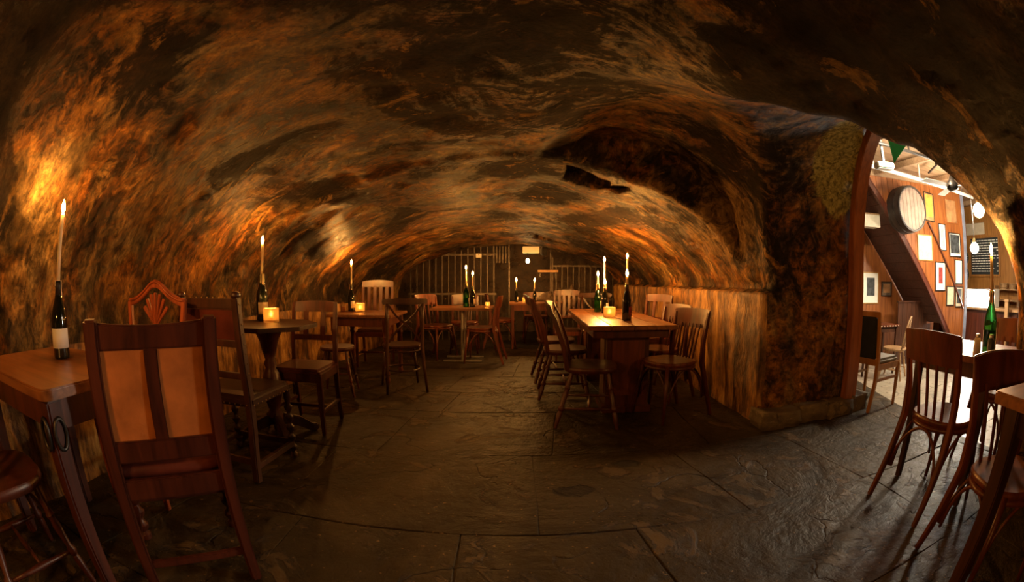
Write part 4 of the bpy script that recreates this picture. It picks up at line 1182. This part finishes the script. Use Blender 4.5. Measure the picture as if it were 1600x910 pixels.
def shaker(loc, mat, label, h=0.11, cap='steel'):
    K = Kind()
    K.part('body', MB().lathe([(0, 0), (0.024, 0), (0.026, 0.01), (0.022, h * 0.75), (0.014, h * 0.85), (0, h * 0.85)], n=16), mat, smooth='all')
    K.part('cap', MB().lathe([(0.0145, h * 0.84), (0.0150, h * 0.85), (0.0150, h * 0.98), (0.010, h), (0, h)], n=14), cap, smooth='all')
    K.place('shaker', loc, 0, label, 'shaker')
shaker((2.200, 1.12, 0.76), 'ceramic', 'cream salt shaker before the green bottle')
shaker((2.205, 1.025, 0.76), 'photo_dark', 'dark pepper shaker beside the salt shaker', 0.115)
K = Kind()
K.part('card', MB().box((0, 0, 0.068), (0.10, 0.004, 0.13)), 'paper_white', 0.0008)
K.part('base', MB().box((0, 0, 0.006), (0.11, 0.04, 0.012)), 'wood_red', 0.002)
K.place('menu_card', (2.42, 1.12, 0.76), math.radians(60), 'upright white menu card beside the green bottle', 'menu')

# ------------------------------------------------------------------ iron grille and things at the far end
g = bpy.data.objects.new('iron_grille', None); COL.objects.link(g)
tag(g, 'tall iron bars closing the far end of the vault', 'grille')
g.location = (0, 8.08, 0)
def bar_mesh(h):
    return MB().box((0, 0, h / 2), (0.020, 0.020, h)).mesh('bar', 0.003)
cache = {}
def put_bar(x, h, y=0.0):
    k = round(h, 2)
    if k not in cache:
        cache[k] = bar_mesh(k); cache[k].materials.append(MAT['bar_iron'])
    o = bpy.data.objects.new('bar', cache[k]); COL.objects.link(o); o.parent = g; o.location = (x, y, 0)
for k in range(14):
    x = -1.86 + 0.118 * k
    put_bar(x, 1.70 - 0.0 * x)
for k in range(11):
    put_bar(0.80 + 0.105 * k, 1.36)
for x, h in ((-0.05, 1.86), (0.70, 1.86), (0.735, 1.5)):
    put_bar(x, h)
for c, s_ in (((-1.09, -0.016, 1.55), (1.62, 0.012, 0.035)), ((-1.09, -0.016, 0.84), (1.62, 0.012, 0.035)), ((1.32, -0.016, 1.345), (1.16, 0.012, 0.03)), ((1.32, -0.016, 0.74), (1.16, 0.012, 0.035)), ((1.32, -0.016, 0.12), (1.16, 0.012, 0.035))):
    ob('rail', MB().box(c, s_).mesh('rail', 0.002), 'bar_iron', g)
for k in range(6):
    ob('cage_rail', MB().box((-0.33 + 0.0 * k, -0.02, 1.50 + 0.0), (0.02, 0.02, 0.3)).mesh('cage_rail', 0.002), 'bar_iron', g).location = (0.055 * k, 0, 0.05)
ob('lintel', MB().box((0, 0.02, 1.90), (4.2, 0.08, 0.10)).mesh('lintel', 0.006), 'wood_dark', g)
K = Kind()
K.part('housing', MB().box((0.34, 0, 1.63), (0.30, 0.07, 0.12)), 'white_paint', 0.008)
K.part('bracket', MB().box((0.34, 0.03, 1.77), (0.03, 0.012, 0.18)), 'iron', 0.002)
K.part('stem', MB().tube([(0.28, -0.02, 1.57), (0.28, -0.02, 1.48)], 0.008, 8), 'iron')
K.part('bulb', MB().lathe([(0, 1.39), (0.022, 1.40), (0.034, 1.425), (0.030, 1.45), (0.014, 1.475), (0.0, 1.48)], (0.28, -0.02, 0), 14), 'exit_bulb', smooth='all')
K.place('emergency_light', (0, 8.02, 0), 0, 'white emergency light with a greenish bulb hanging at the far end', 'light')
K = Kind()
K.part('board', MB().box((0, 0, 0), (0.36, 0.13, 0.035)), 'wood_oak', 0.004)
for s in (-1, 1):
    K.part('bracket', MB().box((s * 0.14, 0.05, -0.06), (0.02, 0.03, 0.10)), 'iron', 0.002)
K.place('wall_shelf', (0.64, 7.97, 1.25), 0, 'short wooden shelf fixed to the bars beside the emergency light', 'shelf')
K = Kind()
K.part('housing', MB().box((0, 0, 0), (0.10, 0.10, 0.14)), 'frame_black', 0.012)
K.part('grille_face', MB().box((0, -0.052, 0), (0.08, 0.006, 0.11)), 'iron', 0.002)
K.place('loudspeaker', (0.56, 7.92, 1.60), 0.3, 'small black loudspeaker under the vault at the far end', 'speaker')
K = Kind()
K.part('plate', MB().box((0, 0, 0), (0.10, 0.01, 0.07)), 'paper_white', 0.002)
K.part('stud', MB().box((0, -0.006, 0.02), (0.012, 0.006, 0.012)), 'iron', 0.001)
K.place('notice_plate', (-0.60, 8.05, 1.53), 0, 'small white notice fixed high on the iron bars', 'sign')

# timber frame of the arch
pts = []
for a in arc(20, 0, math.radians(150)):
    ca, sa = math.cos(a), math.sin(a)
    pts.append((2.84, 1.92 + 0.905 * math.copysign(abs(ca) ** 0.87, ca), 1.12 + 1.32 * abs(sa) ** 0.87))
pts = [(2.84, 2.825, 0.0), (2.84, 2.825, 0.6)] + pts
tr2 = MB().rect(pts, 0.15, 0.07, (1, 0, 0))
struct('trim_2', tr2.mesh('trim_2', 0.006, True), 'wood_orange')

# ------------------------------------------------------------------ the bar beyond the arch
W0 = V(5.53, 4.95, 0); WU = V(0.98387, -0.17889, 0); WN = V(-0.17889, -0.98387, 0)   # panelled wall: along, towards the vault
def wp(u, z, off=0.0):
    return W0 + WU * u + WN * off + V(0, 0, z)
CT = 2.85
def string_z(u):
    return 2.63 - 1.158 * (u + 0.11)
wall_panel = bpy.data.objects.new('wall_bar', None); COL.objects.link(wall_panel); tag(wall_panel, kind='structure')
u = -0.30
while u < 2.48:
    w = random.uniform(0.10, 0.15); u1 = min(u + w, 2.50)
    b0 = max(FB, string_z(u)); b1 = max(FB, string_z(u1))
    if b0 < CT - 0.02:
        poly = [(u + 0.002, b0), (u1 - 0.002, b1), (u1 - 0.002, CT), (u + 0.002, CT)]
        mb = MB().prism(poly, wp(0, 0, random.uniform(0.0, 0.003)), WU, (0, 0, 1), 0.018)
        ob('wall_plank', mb.mesh('wall_plank', 0.003), 'wood_panel', wall_panel)
    u = u1
ob('corner_post', MB().prism([(2.49, FB), (2.58, FB), (2.58, CT), (2.49, CT)], wp(0, 0, -0.02), WU, (0, 0, 1), 0.06).mesh('corner_post', 0.005), 'blue_light_tint', wall_panel)
ob('top_moulding', MB().prism([(-0.6, CT - 0.10), (2.55, CT - 0.10), (2.55, CT), (-0.6, CT)], wp(0, 0, 0.02), WU, (0, 0, 1), 0.03).mesh('top_moulding', 0.006), 'wood_ceiling', wall_panel)
# the stair: stringer, soffit boards, cupboard below
st = bpy.data.objects.new('staircase', None); COL.objects.link(st); tag(st, 'boarded staircase with a long diagonal stringer on the panelled wall', 'stairs')
a, b_ = wp(-0.62, string_z(-0.62), 0.03), wp(2.30, string_z(2.30), 0.03)
ob('stringer', MB().rect([a, b_], 0.10, 0.06, (0.65, 0, 0.75)).mesh('stringer', 0.006), 'wood_mahogany', st)
a, b_ = wp(-0.62, string_z(-0.62) + 0.085, 0.035), wp(2.30, string_z(2.30) + 0.085, 0.035)
ob('stringer_moulding', MB().rect([a, b_], 0.03, 0.05, (0.65, 0, 0.75)).mesh('stringer_moulding', 0.006), 'wood_red', st)
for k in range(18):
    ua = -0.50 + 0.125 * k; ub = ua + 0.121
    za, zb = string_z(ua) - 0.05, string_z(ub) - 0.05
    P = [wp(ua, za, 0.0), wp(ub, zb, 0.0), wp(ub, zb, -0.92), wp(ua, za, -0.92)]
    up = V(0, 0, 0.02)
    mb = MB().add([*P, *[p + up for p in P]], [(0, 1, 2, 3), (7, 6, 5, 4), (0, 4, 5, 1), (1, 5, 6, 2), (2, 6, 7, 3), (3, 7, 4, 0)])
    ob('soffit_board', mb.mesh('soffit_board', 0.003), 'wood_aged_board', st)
for k in range(10):
    u0 = 0.80 + 0.12 * k
    z1 = min(0.78, string_z(u0 + 0.12) - 0.06)
    if z1 < FB + 0.1: break
    ob('cupboard_board', MB().prism([(u0, FB), (u0 + 0.117, FB), (u0 + 0.117, z1), (u0, z1)], wp(0, 0, -0.35), WU, (0, 0, 1), 0.02).mesh('cupboard_board', 0.003), 'wood_dark', st)
ob('cupboard_top', MB().prism([(0.78, 0.775), (1.5, 0.775), (1.5, 0.80), (0.78, 0.80)], wp(0, 0, -0.37), WU, (0, 0, 1), 0.06).mesh('cupboard_top', 0.003), 'wood_dark', st)
a, b_ = wp(1.33, 2.11, 0.05), wp(2.42, 0.68, 0.05)
ob('handrail', MB().tube([a, b_], 0.018, 10).mesh('handrail', 0, True), 'wood_mahogany', st)
# boarded wall behind the stair
wr = bpy.data.objects.new('wall_under_stair', None); COL.objects.link(wr); tag(wr, kind='structure')
for k in range(24):
    u0 = -1.6 + 0.17 * k
    ob('wall_plank', MB().prism([(u0, FB), (u0 + 0.167, FB), (u0 + 0.167, CT), (u0, CT)], wp(0, 0, -0.95), WU, (0, 0, 1), 0.018).mesh('wall_plank', 0.003), 'wood_panel', wr)
K = Kind()
K.part('box_face', MB().box((0, 0, 0), (0.55, 0.22, 0.20)), 'cream_paint', 0.006)
K.part('lid', MB().box((0, 0, 0.108), (0.58, 0.25, 0.018)), 'wood_oak', 0.004)
e = K.place('boxed_pipe', wp(-0.02, 2.07, -0.30), math.radians(-10.3), 'cream boxed-in duct under the head of the stairs', 'duct')
# back wall of the bar
wbk = bpy.data.objects.new('wall_far', None); COL.objects.link(wbk); tag(wbk, kind='structure')
for k in range(28):
    y0 = 3.2 + 0.13 * k
    ob('wall_plank', MB().box((10.22, y0 + 0.065, (CT + FB) / 2), (0.02, 0.127, CT - FB)).mesh('wall_plank', 0.003), 'wood_pine', wbk)
# ceiling boards
cb = bpy.data.objects.new('ceiling_bar', None); COL.objects.link(cb); tag(cb, kind='structure')
for k in range(30):
    y0 = 0.3 + 0.2 * k
    ob('ceiling_board', MB().box((6.8, y0 + 0.1, CT + 0.012), (7.4, 0.196, 0.02)).mesh('ceiling_board', 0.003), 'wood_ceiling', cb)
for x in (4.3, 5.6, 6.9, 8.2, 9.5):
    ob('ceiling_beam', MB().box((x, 3.2, CT - 0.045), (0.09, 5.6, 0.09)).mesh('ceiling_beam', 0.006), 'wood_ceiling', cb)
def pipe(name, pts, r, mat, label):
    K = Kind()
    K.part('tube', MB().tube(pts, r, 8), mat, smooth=True)
    for k in range(3):
        p = Vector(pts[0]).lerp(Vector(pts[-1]), 0.2 + 0.3 * k)
        K.part('clip', MB().box(p + V(0, 0, (CT - p.z) / 2), (0.02, 0.02, CT - p.z)), mat)
    return K.place(name, (0, 0, 0), 0, label, 'pipe')
pipe('conduit_pipe', [(3.6, 3.55, 2.70), (9.6, 3.15, 2.70)], 0.022, 'iron', 'black conduit running lengthwise under the bar ceiling')
pipe('conduit_pipe', [(3.9, 4.15, 2.62), (8.0, 4.15, 2.62)], 0.030, 'white_paint', 'white pipe along the top of the panelled wall')
pipe('conduit_pipe', [(4.7, 2.2, 2.755), (6.2, 4.1, 2.755)], 0.018, 'iron', 'thin black conduit slanting across the bar ceiling')
# framed pictures
def picture(u0, z1, u1, z0, frame, mat, art, label, off=0.024, tilt=0.0, mat_w=0.03):
    w, h = u1 - u0, z1 - z0
    K = Kind(); f = 0.018
    fr = MB()
    for c, s_ in (((0, 0, h / 2 - f / 2), (w, 0.022, f)), ((0, 0, -h / 2 + f / 2), (w, 0.022, f)), ((w / 2 - f / 2, 0, 0), (f, 0.022, h - 2 * f)), ((-w / 2 + f / 2, 0, 0), (f, 0.022, h - 2 * f))):
        fr.box(c, s_)
    K.part('frame', fr, frame, 0.003)
    K.part('mount', MB().box((0, 0.003, 0), (w - 2 * f, 0.008, h - 2 * f)), mat)
    mw = min(mat_w, w * 0.25)
    K.part('print', MB().box((0, -0.003, h * 0.04), (w - 2 * f - 2 * mw, 0.006, h - 2 * f - 2 * mw - 0.04 * h)), art)
    e = K.place('framed_picture', wp((u0 + u1) / 2, (z0 + z1) / 2, off + 0.006), math.radians(-10.3), label, 'picture', 'pictures on the panelled wall')
    e.rotation_euler = (0, tilt, math.radians(-10.3))
    return e
picture(1.00, 1.90, 1.43, 1.47, 'frame_gilt', 'paper', 'sketch', 'pale sketch in a thin gilt frame below the cask')
picture(1.27, 2.62, 1.56, 2.13, 'frame_black', 'poster_brown', 'poster_yellow', 'yellow poster in a dark frame beside the cask', tilt=0.06)
picture(1.92, 2.58, 2.30, 2.15, 'wood_panel', 'poster_brown', 'poster_brown', 'brown poster highest on the panelled wall near its corner')
picture(1.65, 2.12, 1.87, 1.66, 'frame_black', 'paper_white', 'sketch', 'narrow white print in a black frame above the handrail')
picture(1.97, 1.99, 2.36, 1.57, 'frame_black', 'paper_white', 'photo_dark', 'dark photograph with a white border near the wall corner', mat_w=0.02)
picture(1.50, 1.47, 1.82, 0.98, 'frame_black', 'paper_white', 'photo_red', 'white mounted print with a small red picture beside the handrail', mat_w=0.09)
picture(2.14, 1.53, 2.40, 1.10, 'frame_black', 'paper_white', 'paper_white', 'blank-looking white print below the dark photograph')
picture(1.86, 1.07, 2.12, 0.73, 'frame_black', 'paper', 'sketch', 'small beige print low on the wall under the handrail', off=0.024)
picture(2.16, 1.06, 2.42, 0.70, 'frame_black', 'paper', 'photo_dark', 'low greyish print at the foot of the handrail')
picture(0.33, 1.28, 0.74, 0.73, 'frame_gilt', 'paper_white', 'photo_dark', 'white mounted photograph hanging under the stairs', off=-0.926, mat_w=0.09)
picture(-0.02, 1.68, 0.27, 1.23, 'frame_gilt', 'paper_white', 'sketch', 'pale print under the stairs partly hidden by the timber post', off=-0.926, mat_w=0.07)
picture(0.82, 1.12, 1.10, 0.86, 'frame_black', 'brown_photo', 'poster_brown', 'dim brown picture under the stairs beside the white mounted photograph', off=-0.926)
# cask fixed to the wall
K = Kind()
n = 28
K.part('cask_body', MB().lathe([(0.0, -0.02), (0.36, -0.02), (0.375, 0.12), (0.365, 0.26), (0.345, 0.36), (0.325, 0.36), (0.325, 0.335), (0.0, 0.335)], n=32), 'cask_side', smooth=True)
for z, r_ in ((0.05, 0.372), (0.20, 0.374), (0.325, 0.356)):
    K.part('hoop', MB().lathe([(r_ - 0.008, z - 0.022), (r_ + 0.003, z - 0.022), (r_ + 0.001, z + 0.022), (r_ - 0.008, z + 0.022), (r_ - 0.008, z - 0.022)], n=32, cap=False), 'iron', smooth=True)
for k in range(7):
    x0 = -0.32 + 0.64 * k / 7; x1 = x0 + 0.64 / 7 - 0.004
    P = []
    for x in arc(4, x0, x1):
        P.append((x, math.sqrt(max(0.0004, 0.322 ** 2 - x * x))))
    poly = P + [(x, -y) for x, y in reversed(P)]
    K.part('head_stave', MB().prism(poly, (0, 0, 0.336), (1, 0, 0), (0, 1, 0), 0.010), 'cask_wood', 0.002)
c = K.place('wine_cask', wp(0.62, 2.24, 0.02), 0, 'round cask head with dark hoops mounted on the panelled wall', 'barrel')
c.rotation_euler = (math.radians(90), 0, math.radians(-10.3))
# ceiling fan
K = Kind()
K.part('rod', MB().tube([(0, 0, 0.08), (0, 0, 0.60)], 0.012, 8), 'iron', smooth=True)
K.part('motor', MB().lathe([(0, -0.06), (0.05, -0.06), (0.09, -0.03), (0.095, 0.02), (0.05, 0.07), (0.03, 0.12), (0.0, 0.12)], n=20), 'iron', smooth='all')
for k in range(3):
    a = math.radians(170 + 120 * k)
    p0, p1 = V(0.08 * math.cos(a), 0.08 * math.sin(a), 0), V(0.62 * math.cos(a), 0.62 * math.sin(a), 0.0)
    K.part('blade', MB().rect([p0, p0.lerp(p1, 0.25), p1], [0.05, 0.11, 0.12], 0.008, (-math.sin(a), math.cos(a), 0.12)), 'white_paint', 0.003)
K.place('ceiling_fan', (5.15, 3.0, 2.25), 0, 'black and white ceiling fan hanging in the bar', 'fan')
# globe lamps
def globe(loc, r, label, ztop=CT):
    K = Kind()
    K.part('globe', MB().lathe([(0.0, -r)] + [(r * math.sin(t), -r * math.cos(t)) for t in arc(12, 0.2, math.pi - 0.25)] + [(0.0, r * 0.97)], n=20), 'lamp_glow', smooth='all')
    K.part('cap', MB().lathe([(0.0, r * 0.95), (0.04, r * 0.95), (0.03, r + 0.06), (0.0, r + 0.06)], n=14), 'brass', smooth=True)
    K.part('cord', MB().tube([(0, 0, r + 0.05), (0, 0, ztop - loc[2])], 0.006, 6), 'iron')
    K.place('globe_lamp', loc, 0, label, 'lamp')
globe((6.5, 3.27, 2.14), 0.105, 'bright round globe lamp high under the bar ceiling')
globe((6.5, 3.42, 1.615), 0.078, 'lower globe lamp hanging before the chalkboard')
globe((4.45, 3.02, 2.70), 0.100, 'added globe lamp hidden behind the arch rim, close under the bar ceiling')  # extra lamp out of view, added to brighten the floor through the arch
# flag, spotlight box
K = Kind()
K.part('cloth', MB().prism([(0, 0), (0.27, -0.06), (0.03, -0.27)], (0, 0, 0), (0.70, -0.70, 0.1), (0, 0, 1), 0.004), 'flag_green')
K.part('string', MB().tube([(-0.42, 0.42, 0.25), (-0.25, 0.25, 0.10), (0, 0, 0.0), (0.19, -0.19, -0.035), (0.45, -0.45, 0.05), (0.60, -0.60, 0.25)], 0.003, 5), 'frame_black')
K.place('green_flag', (3.90, 3.12, 2.60), 0, 'green triangular bunting flag hanging just inside the arch', 'flag')
K = Kind()
K.part('housing', MB().box((0, 0, 0), (0.26, 0.14, 0.08)), 'white_paint', 0.015)
K.part('bracket', MB().box((0, 0, 0.20), (0.03, 0.03, 0.35)), 'iron')
K.place('emergency_light', (4.26, 3.55, 2.44), math.radians(-20), 'white plastic emergency light under the bar ceiling beside the flag', 'light')
# chalkboard menu and oval signs on the far wall
K = Kind()
K.part('board', MB().box((0, 0, 0), (0.03, 0.92, 0.80)), 'chalkboard', 0.003)
fr = MB()
for c_, s_ in (((-0.005, 0, 0.42), (0.045, 1.0, 0.05)), ((-0.005, 0, -0.42), (0.045, 1.0, 0.05)), ((-0.005, 0.48, 0), (0.045, 0.05, 0.80)), ((-0.005, -0.48, 0), (0.045, 0.05, 0.80))):
    fr.box(c_, s_)
K.part('frame', fr, 'wood_pine', 0.004)
rnd = random.Random(4)
for r_ in range(13):
    y = 0.42; zz = 0.34 - 0.055 * r_
    end = rnd.uniform(-0.38, -0.1)
    while y > end:
        w = rnd.uniform(0.05, 0.12); K.part('chalk_word', MB().box((-0.0165, y - w / 2, zz), (0.002, w, 0.020)), 'chalk'); y -= w + 0.018
    if r_ % 3 != 2:
        K.part('chalk_word', MB().box((-0.0165, -0.42, zz), (0.002, 0.05, 0.020)), 'chalk')
K.place('menu_chalkboard', (10.185, 5.02, 1.72), 0, 'framed chalkboard menu behind the bar', 'chalkboard')
for y, z, lab in ((5.66, 1.70, 'upper oval chalk sign beside the menu board'), (5.66, 1.33, 'lower oval chalk sign beside the menu board')):
    K = Kind()
    el = [(0.12 * math.cos(t), 0.165 * math.sin(t)) for t in arc(23, 0, 2 * math.pi * 23 / 24)]
    K.part('rim', MB().prism(el, (0, 0, 0), (0, -1, 0), (0, 0, 1), 0.02), 'frame_gilt', 0.003)
    K.part('slate', MB().prism([(x * 0.84, y_ * 0.84) for x, y_ in el], (-0.021, 0, 0), (0, -1, 0), (0, 0, 1), 0.006), 'chalkboard')
    for q in range(4):
        K.part('chalk_line', MB().box((-0.029, 0, 0.07 - 0.045 * q), (0.002, 0.12 - 0.02 * abs(q - 1), 0.015)), 'chalk')
    K.place('oval_sign', (10.19, y, z), 0, lab, 'sign')
K = Kind()
K.part('sheet', MB().box((0, 0, 0), (0.006, 0.62, 0.26)), 'paper', 0.002)
K.part('rail', MB().box((-0.008, 0, 0.13), (0.015, 0.64, 0.02)), 'wood_oak', 0.002)
K.place('paper_notice', (10.19, 5.30, 2.33), 0, 'yellowed paper notice above the chalkboard', 'sign')
# bar counter with lit case, shelves
K = Kind()
K.part('carcass', MB().box((8.92, 4.45, (FB + 0.64) / 2), (0.56, 2.2, 0.64 - FB)), 'wood_dark', 0.004)
for k in range(16):
    K.part('front_board', MB().box((8.632, 3.38 + 0.137 * k + 0.066, (FB + 0.60) / 2 + 0.03), (0.018, 0.133, 0.60 - FB - 0.10)), 'wood_mahogany', 0.004)
K.part('skirting', MB().box((8.625, 4.45, FB + 0.05), (0.03, 2.2, 0.10)), 'wood_dark', 0.003)
K.part('counter_top', MB().box((8.90, 4.45, 0.665), (0.68, 2.28, 0.045)), 'wood_oak', 0.006)
K.place('bar_counter', (0, 0, 0), 0, 'boarded dark bar counter below the chalkboard', 'counter')
K = Kind()
K.part('case', MB().box((0.05, 0, 0.17), (0.30, 0.86, 0.34)), 'white_paint', 0.006)
K.part('lit_panel', MB().box((-0.105, 0, 0.17), (0.008, 0.80, 0.28)), 'tube_glow', label='glaring white light panel')
K.part('rim', MB().box((-0.10, 0, 0.335), (0.03, 0.86, 0.02)), 'steel', 0.002)
K.place('lit_display_case', (8.86, 4.48, 0.6875), 0, 'glaring white lit display case on the bar counter', 'display case')
K = Kind()
for z in (-0.25, 0.10, 0.45, 0.80, 1.02):
    K.part('shelf', MB().box((0, 0, z), (0.28, 0.70, 0.025)), 'wood_oak', 0.003)
for s in (-1, 1):
    K.part('side_panel', MB().box((0, s * 0.36, (1.1 + FB) / 2), (0.28, 0.022, 1.1 - FB)), 'wood_oak', 0.003)
K.place('shelf_unit', (10.0, 4.20, 0), 0, 'pale shelf unit behind the bar at the stone jamb', 'shelf')
for k in range(10):
    y = 3.93 + 0.058 * k
    (K_GREEN if k % 3 == 0 else K_GOLD).place('wine_bottle', (9.97, y * 1.0, 0.4630 if k % 2 else 0.1130), 2.8, '%s bottle on the %s shelf behind the bar, %s from the stone jamb' % ('green' if k % 3 == 0 else 'dark', 'upper' if k % 2 else 'lower', ('first', 'second', 'third', 'fourth', 'fifth')[k // 2]), 'bottle', 'bottles on the bar shelf', 0.62)
for k, (y, z, s_) in enumerate(((4.05, 1.033, 1.0), (4.32, 1.033, 1.1))):
    K = Kind()
    K.part('basket_body', MB().lathe([(0, 0), (0.09, 0), (0.115, 0.11), (0.105, 0.11), (0.082, 0.012), (0, 0.012)], n=18), 'wood_oak', smooth=True)
    for z2 in (0.03, 0.06, 0.09):
        K.part('weave_band', MB().tube([((0.092 + z2 * 0.22) * math.cos(t), (0.092 + z2 * 0.22) * math.sin(t), z2) for t in arc(17, 0, 2 * math.pi * 17 / 18)], 0.007, 6, True), 'wood_oak', smooth='all')
    K.place('wicker_basket', (9.98, y, z), 0, ('pale basket on the shelf unit nearer the stone jamb', 'pale basket on the shelf unit nearer the chalkboard')[k], 'basket', None, s_)
K = Kind()
K.part('shaft', MB().box((0, 0, 0.55), (0.09, 0.09, 1.10)), 'wood_oak', 0.006)
K.part('cap', MB().box((0, 0, 1.12), (0.12, 0.12, 0.04)), 'wood_oak', 0.006)
K.part('foot', MB().box((0, 0, 0.05), (0.12, 0.12, 0.10)), 'wood_red', 0.006)
K.place('wooden_post', (8.3, 3.50, FB), 0, 'pale wooden newel post at the end of the bar counter', 'post')
